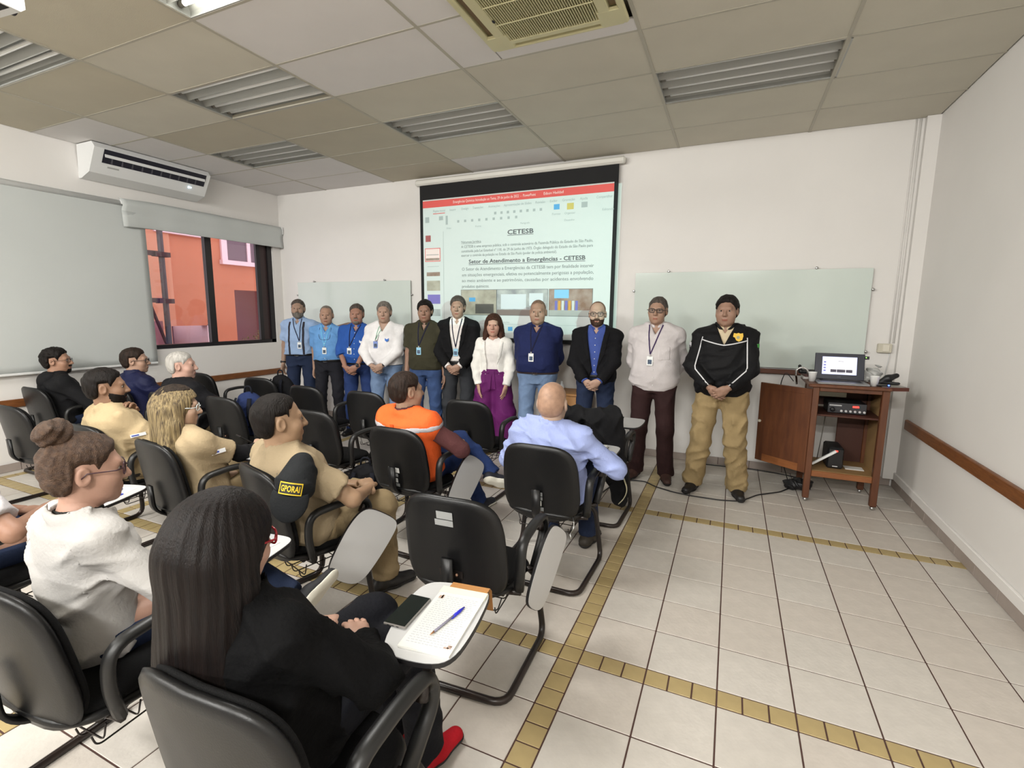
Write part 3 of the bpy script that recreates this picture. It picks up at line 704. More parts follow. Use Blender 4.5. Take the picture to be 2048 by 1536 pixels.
class Fld:
    def __init__(s, prims, h, pad=0.03, lo=None, hi=None):
        bs = [p.box() for p in prims]
        lo = np.min([b[0] for b in bs], 0) - pad if lo is None else V3(*lo)
        hi = np.max([b[1] for b in bs], 0) + pad if hi is None else V3(*hi)
        s.lo = lo; s.h = h; s.n = np.maximum(4, np.ceil((hi - lo) / h).astype(int) + 1)
        s.ax = [(lo[i] + h * np.arange(s.n[i])).astype(np.float32) for i in range(3)]
        s.F = np.full(tuple(s.n), 0.2, np.float32)
        for p in prims: s.add(p)
    def add(s, p, sub=False):
        b0, b1 = p.box(); m = p.k + 2.5 * s.h + 0.02
        i0 = np.clip(np.floor((b0 - m - s.lo) / s.h).astype(int), 0, s.n); i1 = np.clip(np.ceil((b1 + m - s.lo) / s.h).astype(int) + 1, 0, s.n)
        if np.any(i1 <= i0): return s
        sl = tuple(slice(a, b) for a, b in zip(i0, i1))
        X, Y, Z = np.ix_(s.ax[0][sl[0]], s.ax[1][sl[1]], s.ax[2][sl[2]])
        d = p.d(X, Y, Z).astype(np.float32)
        if sub: s.F[sl] = -smin(-s.F[sl], d, p.k)
        else: s.F[sl] = smin(s.F[sl], d, p.k)
        return s
    def XYZ(s): return np.ix_(*s.ax)
    def cut(s, fn):                              # keep where fn(X,Y,Z) < 0
        X, Y, Z = s.XYZ(); s.F = np.maximum(s.F, np.broadcast_to(fn(X, Y, Z), s.F.shape).astype(np.float32)); return s
    def warp(s, fn):
        X, Y, Z = s.XYZ(); s.F = s.F + fn(X, Y, Z).astype(np.float32); return s
    def offset(s, t): s.F = s.F - t; return s
    def copy(s):
        o = object.__new__(Fld); o.lo, o.h, o.n, o.ax, o.F = s.lo, s.h, s.n, s.ax, s.F.copy(); return o
    def shell(s, t): s.F = np.abs(s.F) - t; return s
    def sample(s, p):
        q = (np.asarray(p) - s.lo) / s.h; i = np.clip(np.floor(q).astype(int), 0, s.n - 2); f = np.clip(q - i, 0, 1)
        c = s.F[i[0]:i[0] + 2, i[1]:i[1] + 2, i[2]:i[2] + 2]
        c = c[0] * (1 - f[0]) + c[1] * f[0]; c = c[0] * (1 - f[1]) + c[1] * f[1]; return c[0] * (1 - f[2]) + c[1] * f[2]
    def hit(s, o, d, n=400, step=0.002):         # march from o along d to the surface
        o = np.asarray(o, float); d = unit(d)
        for i in range(n):
            v = s.sample(o)
            if v <= 0: return o
            o = o + d * max(step, 0.6 * v if v < .15 else .02)
        return None
    def net(s):                                  # surface nets
        F = s.F; S = F < 0
        n = np.array(F.shape)
        c = np.zeros(n - 1, np.int8)
        for a in (0, 1):
            for b in (0, 1):
                for e in (0, 1): c += S[a:n[0] - 1 + a, b:n[1] - 1 + b, e:n[2] - 1 + e]
        act = (c > 0) & (c < 8); idx = np.argwhere(act)
        if len(idx) == 0: return np.zeros((0, 3)), np.zeros((0, 4), int)
        vid = np.full(n - 1, -1, np.int64); vid[act] = np.arange(len(idx))
        acc = np.zeros((len(idx), 3)); cnt = np.zeros(len(idx))
        i, j, k = idx.T
        cor = {(a, b, e): F[i + a, j + b, k + e] for a in (0, 1) for b in (0, 1) for e in (0, 1)}
        for a in (0, 1):
            for b in (0, 1):
                for ax, (p, q) in enumerate((((0, a, b), (1, a, b)), ((a, 0, b), (a, 1, b)), ((a, b, 0), (a, b, 1)))):
                    f0, f1 = cor[p], cor[q]; m = (f0 < 0) != (f1 < 0)
                    t = np.where(m, f0 / np.where(m, f0 - f1, 1), 0)
                    pt = np.array(p, float)[None, :].repeat(len(idx), 0); pt[:, ax] = t
                    acc += pt * m[:, None]; cnt += m
        V = s.lo + (idx + acc / cnt[:, None]) * s.h
        Q = []
        for ax in range(3):
            sl0 = [slice(1, -1)] * 3; sl0[ax] = slice(0, -1); sl1 = list(sl0); sl1[ax] = slice(1, None)
            A, B = S[tuple(sl0)], S[tuple(sl1)]
            e = np.argwhere(A != B)
            if len(e) == 0: continue
            flip = A[tuple(e.T)]
            o = [1, 1, 1]; o[ax] = 0; e = e + np.array(o)
            u, w = [(1, 2), (2, 0), (0, 1)][ax]
            du = np.zeros(3, int); du[u] = 1; dw = np.zeros(3, int); dw[w] = 1
            c0, c1, c2, c3 = e - du - dw, e - dw, e, e - du
            q = np.stack([vid[tuple(x.T)] for x in (c0, c1, c2, c3)], 1)
            q[~flip] = q[~flip][:, ::-1]; Q.append(q)
        Q = np.concatenate(Q); Q = Q[(Q >= 0).all(1)]
        return V, Q
def np_mesh(name, V, Q, mats, mi=None):
    me = bpy.data.meshes.new(name)
    me.vertices.add(len(V)); me.vertices.foreach_set('co', np.asarray(V, np.float32).ravel())
    me.loops.add(len(Q) * 4); me.loops.foreach_set('vertex_index', np.asarray(Q, np.int32).ravel())
    me.polygons.add(len(Q)); me.polygons.foreach_set('loop_start', np.arange(0, len(Q) * 4, 4, dtype=np.int32))
    me.polygons.foreach_set('use_smooth', np.ones(len(Q), bool))
    if mi is not None: me.polygons.foreach_set('material_index', np.asarray(mi, np.int32))
    for m in (mats if isinstance(mats, (list, tuple)) else [mats]): me.materials.append(m)
    me.update(calc_edges=True); return me
def sdf_obj(name, fld, m, parent):
    V, Q = fld.net()
    if len(Q) == 0: return None
    return link(name, np_mesh(name, V, Q, m), None, parent)
def folds(seed, amp=0.006, wl=0.1, along=(0.3, 0.2, 1.0)):
    r = np.random.RandomState(seed); ks = []
    for i in range(5):
        d = unit(np.array(along) + r.uniform(-.9, .9, 3)); m = unit(r.uniform(-1, 1, 3))
        ks.append((d * 2 * math.pi / (wl * r.uniform(.7, 1.9)), r.uniform(0, 6.28), m * 2 * math.pi / r.uniform(.18, .4), r.uniform(0, 6.28)))
    w = r.uniform(6, 13, 4); ph = r.uniform(0, 6.28, 3)
    def fn(X, Y, Z):
        wx = .05 * np.sin(w[0] * Y + w[1] * Z + ph[0]); wz = .05 * np.sin(w[1] * X + w[2] * Y + ph[1]); wy = .04 * np.sin(w[3] * Z + w[0] * X + ph[2])
        o = 0
        for k, p, m, q in ks:
            c = np.sin(.5 * (k[0] * (X + wx) + k[1] * (Y + wy) + k[2] * (Z + wz)) + p); mk = np.clip(np.sin(m[0] * X + m[1] * Y + m[2] * Z + q), 0, 1)
            o = o + (1 - np.abs(c)) ** 2 * mk
        return amp * (.35 - o)
    return fn
def ik(a, c, l1, l2, pole):
    a, c, pole = np.asarray(a, float), np.asarray(c, float), np.asarray(pole, float)
    d = c - a; L = np.linalg.norm(d)
    if L > (l1 + l2) * .998: c = a + d / L * (l1 + l2) * .998; d = c - a; L = np.linalg.norm(d)
    x = (l1 * l1 - l2 * l2 + L * L) / (2 * L); h = math.sqrt(max(0, l1 * l1 - x * x)); u = d / L
    p = pole - (pole @ u) * u
    return a + u * x + unit(p) * h, c
# ------------------------------------------------------------------ people
SKIN = {}
def skin(rgb):
    k = tuple(rgb); rgb = (rgb[0] - 22, rgb[1] - 6, rgb[2] + 2)
    if k not in SKIN:
        m = mat('skin_%d_%d_%d' % k, rgb, rough=0.5, var=0.06, vscale=22, bump=0.05, bscale=160, spec=0.35)
        b = m.node_tree.nodes['Principled BSDF']; b.inputs['Subsurface Weight'].default_value = 0.0
        SKIN[k] = m
    return SKIN[k]
M_EYE = mat('eye_white', (150, 138, 128), rough=.3); M_IRIS = mat('iris', (36, 24, 18), rough=.2)
class FCone(Cone):                                   # tapered limb with a flat far end (open cuff)
    def d(s, X, Y, Z):
        r = Cone.d(s, X, Y, Z); ab = s.b - s.a; L = np.linalg.norm(ab); u = ab / L
        w = (X - s.a[0]) * u[0] + (Y - s.a[1]) * u[1] + (Z - s.a[2]) * u[2]
        return np.maximum(r, w - L)
MALE = [(0, .150, .095, .115), (.16, .172, .105, .125), (.34, .160, .108, .105), (.5, .158, .115, .1), (.68, .166, .122, .108), (.80, .170, .115, .108), (.89, .150, .09, .095), (.96, .092, .062, .075), (1.0, .066, .05, .06)]
FEM = [(0, .150, .090, .115), (.16, .172, .1, .125), (.36, .135, .09, .088), (.5, .132, .1, .085), (.68, .150, .128, .092), (.80, .152, .105, .092), (.89, .128, .08, .085), (.96, .078, .055, .066), (1.0, .056, .044, .052)]
class Human:
    def __init__(s, loc, rz, label, H=1.75, sit=False, w=1.0, belly=0.0, fem=False, head=(0, 0, 0), lean=0.0, twist=0.0, tone=(196, 148, 118), hs=1.0, sh=1.0, legs=None, torso=None, name='person', group=None, stance=0.0, hipz=None, side=0.0, headfwd=0.0, necklen=-.012):
        s.k = k = H / 1.75; s.fem = fem; s.sit = sit; s.hs = hs * (1.0 if fem else 1.04); s.tone = tone
        s.loc = loc; s.rz = rz; s.label = label; s.group = group; s.name = name; s.w = w
        if sit:
            s.P0 = V3(0, -.015, .44); s.TL = torso or .51 * k; up = V3(math.sin(side), math.sin(lean) * math.cos(side), math.cos(lean) * math.cos(side))
        else:
            s.P0 = V3(0, 0, .865 * k); s.TL = torso or .61 * k; up = V3(math.sin(side), math.sin(lean) * math.cos(side), math.cos(lean) * math.cos(side))
        s.up = up; s.N = s.P0 + up * s.TL                       # base of the neck
        c, t = math.cos(twist), math.sin(twist); r = V3(c, t, 0); r = unit(r - (r @ up) * up)
        s.right = r; s.fwd = np.cross(up, r)
        prof = np.array(FEM if fem else MALE); prof[:, 1:] *= k
        prof[:, 1] *= w; prof[:, 2:] *= (1 + (w - 1) * .7)
        prof[:, 2] += belly * np.exp(-((prof[:, 0] - .38) / .22) ** 2)
        prof[:, 1] += belly * .35 * np.exp(-((prof[:, 0] - .36) / .22) ** 2)
        s.prof = prof
        sw = (.160 if fem else .178) * k * sh * (1 + (w - 1) * .6)
        sd = (.060 if sit else .078) * k; s.S = {1: s.N - up * sd + r * sw, -1: s.N - up * sd - r * sw}
        s.l1, s.l2 = .285 * k, .255 * k
        # head frame
        yaw, pitch, roll = [math.radians(a) for a in head]
        f = V3(-math.sin(yaw) * math.cos(pitch), math.cos(yaw) * math.cos(pitch), math.sin(pitch)); rr = V3(math.cos(yaw), math.sin(yaw), 0); uu = np.cross(rr, f)
        cr, sr = math.cos(roll), math.sin(roll); rr, uu = cr * rr + sr * uu, -sr * rr + cr * uu
        s.hR = np.array([rr, f, uu]); s.HC = s.N + up * (.152 + necklen) + V3(0, (.022 if not sit else .03) + headfwd, 0)
        s.E, s.W = {}, {}; s.hand = {}
        # legs
        s.hip = {1: s.P0 + r * .092 * k * (1 + (w - 1) * .5) + up * .07, -1: s.P0 - r * .092 * k * (1 + (w - 1) * .5) + up * .07}
        s.kn, s.an, s.toe = {}, {}, {}
        for d in (1, -1):
            if sit:
                s.hip[d] = V3(d * .095 * k, .02, .53); s.kn[d] = V3(d * .13, .36 * k, .53); s.an[d] = V3(d * .14, .36 * k, .1); s.toe[d] = V3(d * .12, 1, 0)
            else:
                s.kn[d] = V3(d * (.118 + stance * .5), .025, .49 * k); s.an[d] = V3(d * (.135 + stance), -.02, .095); s.toe[d] = V3(d * .25, 1, 0)
        if legs:
            for d, (kn, an, toe) in legs.items(): s.kn[d], s.an[d], s.toe[d] = V3(*kn), V3(*an), V3(*toe)
        s.o = None; s.extra = []
    def arm(s, d, wrist, pole=(0, -1, -.3), hdir=None, pn=None, curl=.5, thumb=1.0):
        """wrist in the person's own frame (right, forward, up); pole pushes the elbow"""
        e, c = ik(s.S[d], V3(*wrist), s.l1, s.l2, V3(*pole)); s.E[d], s.W[d] = e, c
        hd = unit(c - e) if hdir is None else unit(hdir)
        p = V3(-d, 0, 0) if pn is None else V3(*pn); p = unit(p - (p @ hd) * hd)
        s.hand[d] = (hd, p, curl, thumb); return s
    def hang(s, d, out=.05, fwd=.03, curl=.6):
        s.arm(d, s.S[d] + V3(d * out, fwd, -.53 * s.k), (d * .3, -1, 0), None, (-d, 0.25, 0), curl); return s
    def tpar(s, X, Y, Z): return (X - s.P0[0]) * s.up[0] + (Y - s.P0[1]) * s.up[1] + (Z - s.P0[2]) * s.up[2]
    def upar(s, X, Y, Z): return (X - s.P0[0]) * s.right[0] + (Y - s.P0[1]) * s.right[1] + (Z - s.P0[2]) * s.right[2]
    def vpar(s, X, Y, Z): return (X - s.P0[0]) * s.fwd[0] + (Y - s.P0[1]) * s.fwd[1] + (Z - s.P0[2]) * s.fwd[2]
    def HL(s, X, Y, Z):                                     # head coordinates
        R = s.hR; a, b, c = X - s.HC[0], Y - s.HC[1], Z - s.HC[2]; q = 1 / s.hs
        return ((R[0, 0] * a + R[0, 1] * b + R[0, 2] * c) * q, (R[1, 0] * a + R[1, 1] * b + R[1, 2] * c) * q, (R[2, 0] * a + R[2, 1] * b + R[2, 2] * c) * q)
    def hp(s, x, y, z): return s.HC + s.hs * (x * s.hR[0] + y * s.hR[1] + z * s.hR[2])
    def head_prims(s, fat=0.0):
        h = s.hs; E = lambda c, r, k=.02: Ell(s.hp(*c), V3(*r) * h, s.hR, k); C = lambda a, b, ra, rb, k=.012: Cone(s.hp(*a), s.hp(*b), ra * h, rb * h, k)
        j = .9 if s.fem else 1.0
        P = [E((0, -.014, .034), (.076, .098, .086)), E((0, .034, -.03), (.064 + fat, .060, .082), .03), E((0, .036, -.075), (.055 * j + fat, .046, .040), .03),
             E((0, .068, -.100), (.022 * j, .018, .016), .02), C((-.032, .080, .022), (.032, .080, .022), .012, .012, .02),
             E((.042, .058, -.03), (.024 + fat, .026, .026), .025), E((-.042, .058, -.03), (.024 + fat, .026, .026), .025),
             C((0, .092, .010), (0, .110, -.030), .008, .0125, .012), E((.012, .098, -.034), (.008, .010, .008), None and 0 or .008), E((-.012, .098, -.034), (.008, .010, .008), .008),
             C((-.017, .0885, -.062), (.017, .0885, -.062), .0065, .0065, .008), C((-.013, .087, -.072), (.013, .087, -.072), .0065, .0065, .008)]
        for d in (1, -1): P.append(Ell(s.hp(d * .080, -.010, -.004), V3(.010, .022, .033) * h, s.hR, .008))
        return P
    def neck_prims(s):
        r = .050 if s.fem else .060; return [Cone(s.N - s.up * .03, s.hp(0, -.022, -.05), r * 1.1 * (1 + (s.w - 1) * .6), r * .95 * (1 + (s.w - 1) * .6), .03)]
    def torso_prims(s, off=0.0, loose=0.0):
        p = s.prof.copy(); p[1:-2, 1:] += loose
        T = Loft(s.P0, s.N + s.up * .012, s.right, p, .04, off)
        tr = []
        for d in (1, -1):
            tr.append(Cone(s.N - s.up * .022, s.S[d] + s.up * .004, .046 + off + loose * .6, .050 + off + loose * .6, .05))
        return [T] + tr
    def build(s, face=True, hires=False, hide_legs=True, fat=0.0, neckfat=0.0, hand_h=.005, ears=True):
        # one mesh: trunk, limbs, neck, head and hands
        k = s.k; P = s.torso_prims(-.014)
        for d in (1, -1):
            P += [Cone(s.S[d], s.E[d], .050 * k, .042 * k, .03), Cone(s.E[d], s.W[d], .041 * k, .027 * k, .02)]
            P += [Cone(s.hip[d], s.kn[d], .078 * k, .055 * k, .03), Cone(s.kn[d], s.an[d], .052 * k, .038 * k, .02)]
        P += s.neck_prims()
        parts = [Fld(P, .0155).net()]; mi = [np.zeros(len(parts[0][1]), int)]
        HP = s.head_prims(fat); NP = s.neck_prims()
        f = Fld(HP, .0047 if hires else .0058, .015)
        for p in NP: f.add(p)
        for d in (1, -1):
            f.add(Ell(s.hp(d * .031, .100, .003), V3(.016, .0105, .0052) * s.hs, s.hR, .008), True)
            if ears: f.add(Ell(s.hp(d * .087, -.004, .0), V3(.006, .012, .02) * s.hs, s.hR, .006), True)
        V, Q = f.net()
        c = V[Q].mean(1); x, y, z = s.HL(c[:, 0], c[:, 1], c[:, 2])
        lip = (np.abs(x) < .019) & (y > .084) & (z < -.0595) & (z > -.0765)
        parts.append((V, Q)); mi.append(np.where(lip, 1, 0))
        for d in (1, -1):
            if d not in s.hand: continue
            V, Q = Fld(s.hand_prims(d), hand_h, .012).net(); parts.append((V, Q)); mi.append(np.zeros(len(Q), int))
        n = 0; VV = []; QQ = []
        for V, Q in parts: VV.append(V); QQ.append(Q + n); n += len(V)
        t = s.tone; lipm = mat('lip_%d_%d_%d' % tuple(t), (int(t[0] * .80), int(t[1] * .68), int(t[2] * .70)), rough=.45)
        me = np_mesh(s.name, np.concatenate(VV), np.concatenate(QQ), [skin(t), lipm], np.concatenate(mi))
        s.o = link(s.name, me); s.o.location = s.loc; s.o.rotation_euler = (0, 0, s.rz); tag(s.o, s.label, 'person', s.group)
        if face:
            for d in (1, -1):
                b = MB(); c = s.hp(d * .031, .0790, .003); b.sphere(c, .0115 * s.hs, 12, 8); q = s.hp(d * .031, .0875, .003); b.sphere(q, .0062 * s.hs, 10, 8, 1)
                b.obj('eye', [M_EYE, M_IRIS], s.o)
        return s
    def hand_prims(s, d):
        hd, pn, curl, th = s.hand[d]; w = s.W[d]; k = .94 if s.fem else 1.03
        lat = unit(np.cross(hd, pn)) * (1 if True else 1)
        # thumb side: for the right hand with palm facing in (-x) and fingers down, thumb points forward
        tside = unit(np.cross(pn, hd)) * d
        P = [Cone(w - hd * .03, w + hd * .03 * k, .025 * k, .030 * k, .012, pn, .72), Cone(w + hd * .035 * k - tside * .012 * k, w + hd * .078 * k - tside * .016 * k, .026 * k, .024 * k, .012, pn, .56), Cone(w + hd * .035 * k + tside * .012 * k, w + hd * .078 * k + tside * .016 * k, .026 * k, .024 * k, .012, pn, .56)]
        L = (.066, .076, .070, .054)
        for i in range(4):
            o = (1.5 - i) * .0195 * k; b = w + hd * (.084 - .004 * abs(i - 1.2)) * k + tside * o; a = b; ang = 0.0
            dirv = unit(hd + tside * (1.5 - i) * .04)
            for j, q in enumerate((.46, .31, .23)):
                ang += curl * (.55 if j == 0 else .75) * (1 + .06 * i)
                v = math.cos(ang) * dirv + math.sin(ang) * pn; e = a + v * L[i] * q * 1.15 * k
                P.append(Cone(a, e, (.0092 - .0008 * j) * k, (.0088 - .0010 * j) * k, .004)); a = e
        a = w + hd * .022 * k + tside * .022 * k; v = unit(hd * .75 + tside * .62 * th + pn * .35); e = a + v * .045 * k
        P.append(Cone(a, e, .0135 * k, .0105 * k, .012)); v2 = unit(hd * .95 + tside * .2 * th + pn * .38); P.append(Cone(e, e + v2 * .034 * k, .0102 * k, .0085 * k, .004))
        return P
    # -------------------------------------------------------------- clothes
    def sleeves(s, kind, loose, d):
        k = s.k; ru, re, rw = .053 * k + loose * .8, .049 * k + loose, .036 * k + loose * .8; S = s.S[d] - s.up * (.014 + max(0, loose) * .25)
        if kind == 'none': return [Cone(S, S + (s.E[d] - S) * .02, ru, ru, .03)]
        if kind == 'short':
            e = S + (s.E[d] - S) * .72; return [FCone(S, e, ru + .004, re + .016, .04)]
        if kind == 'roll':
            e = s.E[d] + (s.W[d] - s.E[d]) * .22; u = unit(s.W[d] - s.E[d]); return [Cone(S, s.E[d], ru, re, .04), FCone(s.E[d], e, re, re + .002, .02), FCone(e - u * .03, e + u * .012, re + .007, re + .007, .004)]
        if kind == 'three':
            e = s.E[d] + (s.W[d] - s.E[d]) * .5; return [Cone(S, s.E[d], ru, re, .04), FCone(s.E[d], e, re, re - .004, .02)]
        e = s.E[d] + (s.W[d] - s.E[d]) * .97; return [Cone(S, s.E[d], ru, re, .03), FCone(s.E[d], e, re, rw, .012)]
    def top(s, m, sleeve='long', loose=.006, hem=.2, neck=.0, vneck=None, h=.0105, name='shirt', seed=1, amp=.008, extra=(), nk=.058, sleeve2=None, along=(.5, .3, .8), parent=None, wl=.11, k_sl=None):
        P = s.torso_prims(.012, loose)
        for d in (1, -1): P += s.sleeves(sleeve if d == 1 or sleeve2 is None else sleeve2, loose, d)
        P += list(extra)
        f = Fld(P, h)
        if amp: f.warp(folds(seed, amp, wl, along))
        f.cut(lambda X, Y, Z: np.where((s.tpar(X, Y, Z) < hem * s.TL) & (np.abs(s.upar(X, Y, Z)) < .23 * s.w) , 1, -1) * 0.0 + (hem * s.TL - s.tpar(X, Y, Z)) - 10 * ((np.abs(s.upar(X, Y, Z)) > .21 * s.w + .02 * 0) | (s.vpar(X, Y, Z) > .235)))
        # neck opening
        n0 = s.N; f.add(Cone(n0 - s.up * (.012 + neck), n0 + s.up * .2 + s.fwd * .05, nk, nk + .03, .006), True)
        if vneck:
            wv, dep = vneck
            f.cut(lambda X, Y, Z: np.where(s.vpar(X, Y, Z) > 0, np.minimum(wv * (1 - (s.TL - s.tpar(X, Y, Z)) / dep) - np.abs(s.upar(X, Y, Z)), .02), -1))
        s.topf = f; V, Q = f.net()
        o = link(name, np_mesh(name, V, Q, m), None, s.o if parent is None else parent); return o
    def patch(s, name, m, region, th=.004, fld=None, parent=None):
        f = (fld or s.topf).copy().offset(th); f.cut(lambda X, Y, Z: region(s.upar(X, Y, Z), s.vpar(X, Y, Z), s.tpar(X, Y, Z) - s.TL))
        return sdf_obj(name, f, m, parent or s.o)
    def collar(s, m, r=.064, h=.042, open_=.03, name='collar'):
        r = r * (1 + (s.w - 1) * .6); ax = unit(s.hp(0, -.022, -.05) - s.N)
        a = s.N - ax * .02 - s.fwd * .004; b = s.N + ax * h
        f = Fld([Cone(a, b, r + .008, r, .0)], .0062, .02); f.shell(.0042)
        f.cut(lambda X, Y, Z: np.maximum((X - b[0]) * ax[0] + (Y - b[1]) * ax[1] + (Z - b[2]) * ax[2], -((X - a[0]) * ax[0] + (Y - a[1]) * ax[1] + (Z - a[2]) * ax[2])))
        f.cut(lambda X, Y, Z: np.where(s.vpar(X, Y, Z) > 0, open_ * np.clip((s.tpar(X, Y, Z) - s.TL + .03) / .06, .3, 1.3) - np.abs(s.upar(X, Y, Z)), -1))
        return sdf_obj(name, f, m, s.o)
    def collar_leaves(s, m, spread=.055, drop=.075):
        def reg(u, v, t):
            a = np.abs(u); return np.where(v > 0, np.maximum(np.maximum(-.012 - t * .55 - a, a - (.075 + t * .25)), -t - drop + (a - .02) * .3), 1)
        return s.patch('collar_leaf', m, reg, .006)
    def trousers(s, m, waist=.235, loose=.012, h=.0125, seed=3, amp=.009, hemz=.055, flare=.0, shin=None, name='trousers', ankle_r=None, knee_r=None):
        k = s.k; P = []
        p = s.prof.copy(); p[:, 1:] += .004
        P.append(Loft(s.P0 - s.up * .01, s.N, s.right, p, .05, .002))
        ar = .052 * k + loose + flare if ankle_r is None else ankle_r
        kr = .064 * k + loose if knee_r is None else knee_r
        for d in (1, -1):
            hip = s.hip[d]; P += [Cone(hip, s.kn[d], (.090 + (s.w - 1) * .06) * k + loose * .6, kr, .035), FCone(s.kn[d], s.kn[d] + (s.an[d] - s.kn[d]) * (1.1 if not s.sit else 1.04), kr, ar, .02)]
        f = Fld(P, h)
        if amp: f.warp(folds(seed, amp, .12, (.5, .4, .8)))
        f.cut(lambda X, Y, Z: s.tpar(X, Y, Z) - waist * s.TL - 10 * (s.vpar(X, Y, Z) > .2))
        s.trf = f; V, Q = f.net(); return link(name, np_mesh(name, V, Q, m), None, s.o)
    def belt(s, m, at=.225, hgt=.034, buckle=None):
        f = s.trf.copy() if at < 0 else None
        p = s.prof.copy(); p[:, 1:] += .004
        f = Fld([Loft(s.P0, s.N, s.right, p, .0, .014)], .008)
        f.cut(lambda X, Y, Z: np.abs(s.tpar(X, Y, Z) - at * s.TL) - hgt / 2); s.bf = f
        o = sdf_obj('belt', f, m, s.o)
        q = f.hit(s.P0 + s.up * at * s.TL + s.fwd * .4, -s.fwd)
        if buckle is not None and q is not None:
            b = MB(); M = s.frame(q + s.fwd * .004)
            b.tube([(-.026, 0, -.018), (.026, 0, -.018), (.026, 0, .018), (-.026, 0, .018)], .0035, 6, 0, 0, True); b.v = [M @ Vector(v) for v in b.v]; b.obj('buckle', buckle, o)
        return o
    def frame(s, p, fw=None, up=None):
        f = s.fwd if fw is None else unit(fw); u = s.up if up is None else unit(up); r = unit(np.cross(f, u)); u = np.cross(r, f)
        return Matrix(((r[0], f[0], u[0], p[0]), (r[1], f[1], u[1], p[1]), (r[2], f[2], u[2], p[2]), (0, 0, 0, 1)))
    def front(s, u, t, off=.003, fld=None):                 # point on the garment's front at lateral u, t metres from the neck base (down is negative)
        o = s.N + s.right * u + s.up * t + s.fwd * .42
        q = (fld or s.topf).hit(o, -s.fwd); return None if q is None else q + s.fwd * off
    def back(s, u, t, off=.003, fld=None):
        o = s.N + s.right * u + s.up * t - s.fwd * .42
        q = (fld or s.topf).hit(o, s.fwd); return None if q is None else q - s.fwd * off
    def ribbon(s, name, m, pts, wd=.012, th=.0015, parent=None):
        P = [p for p in pts if p is not None]
        if len(P) < 2: return None
        b = MB(); b.tube([Vector(p) for p in P], 1.0, 4, 0, 0, False, th, wd / 1.4, up=tuple(s.fwd)); b.smooth = [False] * len(b.f)
        return b.obj(name, m, s.o if parent is None else parent)
    def lanyard(s, m, drop=.34, u0=.062, badge=True, bm=None, uoff=0.0, wd=.011):
        t0 = empty('lanyard'); t0.parent = s.o
        for d in (1, -1):
            pts = []
            for i in range(15):
                k = i / 14; u = d * u0 * (1 - k) ** .9 + uoff * k; t = .012 - k * drop
                pts.append(s.front(u, t, .004))
            s.ribbon('strap', m, pts, wd, .0012, t0)
        q = s.front(uoff, -drop - .05, .008)
        if badge and q is not None:
            M = s.frame(q); b = MB(); b.box(-.027, .027, -.0015, .0015, -.043, .043, 0, .001, M); o = b.obj('badge', bm or mat('badge_white', (236, 238, 236), rough=.3), t0)
            b = MB(); b.box(-.018, .018, .0016, .0022, -.03, .012, 0, 0, M); b.obj('badge_photo', mat('badge_photo', (86, 110, 140), rough=.4, rgb2=(30, 34, 44), vscale=60), o)
            b = MB(); b.box(-.006, .006, -.001, .003, .04, .06, 0, 0, M); b.obj('clip', M_STEEL, o)
        return t0
    def shoes(s, m, sole=None, kind='shoe', names='shoe', welt=None):
        for d in (1, -1):
            a = s.an[d]; f = unit(s.toe[d]); u = unit(V3(0, 0, 1) - f[2] * f) if abs(f[2]) < .95 else V3(0, -1, 0)
            sh_ = s.kn[d] - a; u2 = unit(unit(sh_) - (unit(sh_) @ f) * f) if (abs(f[2]) > .2 or abs(a[2] - .1) > .04) else u
            r = np.cross(f, u2); base = a - u2 * (a[2] if abs(a[2] - .1) < .04 else .095)
            M = Matrix(((r[0], f[0], u2[0], base[0]), (r[1], f[1], u2[1], base[1]), (r[2], f[2], u2[2], base[2]), (0, 0, 0, 1)))
            me, ms = shoe_mesh(kind, m, sole); L = s.k * (.92 if s.fem else 1.0)
            o = link(names, me, None, s.o); o.matrix_local = M @ Matrix.Scale(L, 4)
            if ms is not None: link('sole', ms, None, o)
    # -------------------------------------------------------------- head details
    def hair(s, m, style='short', th=.012, line=None, h=.006, seed=5, noise=.0022, name='hair', receding=0.0, sides=True):
        hs = s.hs
        P = [Ell(s.hp(0, -.014, .036), V3(.076 + th, .098 + th, .086 + th) * hs, s.hR, .01), Ell(s.hp(0, -.03, -.015), V3(.071 + th * .6, .075 + th * .6, .07 + th * .4) * hs, s.hR, .03)]
        f = Fld(P, h, .02)
        r = np.random.RandomState(seed); a, b = r.uniform(0, 6, 2)
        f.warp(lambda X, Y, Z: noise * (np.sin(X * 120 + 6 * np.sin(Y * 40 + a)) * np.sin(Y * 90 + b + 3 * np.sin(Z * 30)) + .5 * np.sin(Z * 110 + X * 60)))
        yl, zl = line or ((-.12, -.055, -.04, -.03, .022, .03, .042, .065, .09, .12), (-.082, -.075, -.05, .03, .034, -.01, .026, .064 + receding, .077 + receding, .080 + receding))
        def keep(X, Y, Z):
            x, y, z = s.HL(X, Y, Z); c = np.interp(y, yl, zl) + .004 * np.sin(x * 130 + seed) * np.sin(x * 57 + 2 * seed) - z
            if receding: c = np.maximum(c, np.where(y > .03, (.045 + receding) - z + 0 * x, -1))
            return c * hs
        X, Y, Z = f.XYZ(); c = keep(X, Y, Z); f.F = f.F + (th * s.hs * .92 * np.clip(1 + c / .024, 0, 1)).astype(np.float32)
        f.cut(keep); return sdf_obj(name, f, m, s.o)
    def brows(s, m, th=.0045):
        for d in (1, -1):
            b = MB(); b.tube([Vector(s.hp(d * .017, .0915, .0262)), Vector(s.hp(d * .032, .0885, .0285)), Vector(s.hp(d * .047, .077, .0235))], [th * .9, th, th * .6], 6, 0, 0, False, .9, .6); b.obj('eyebrow', m, s.o)
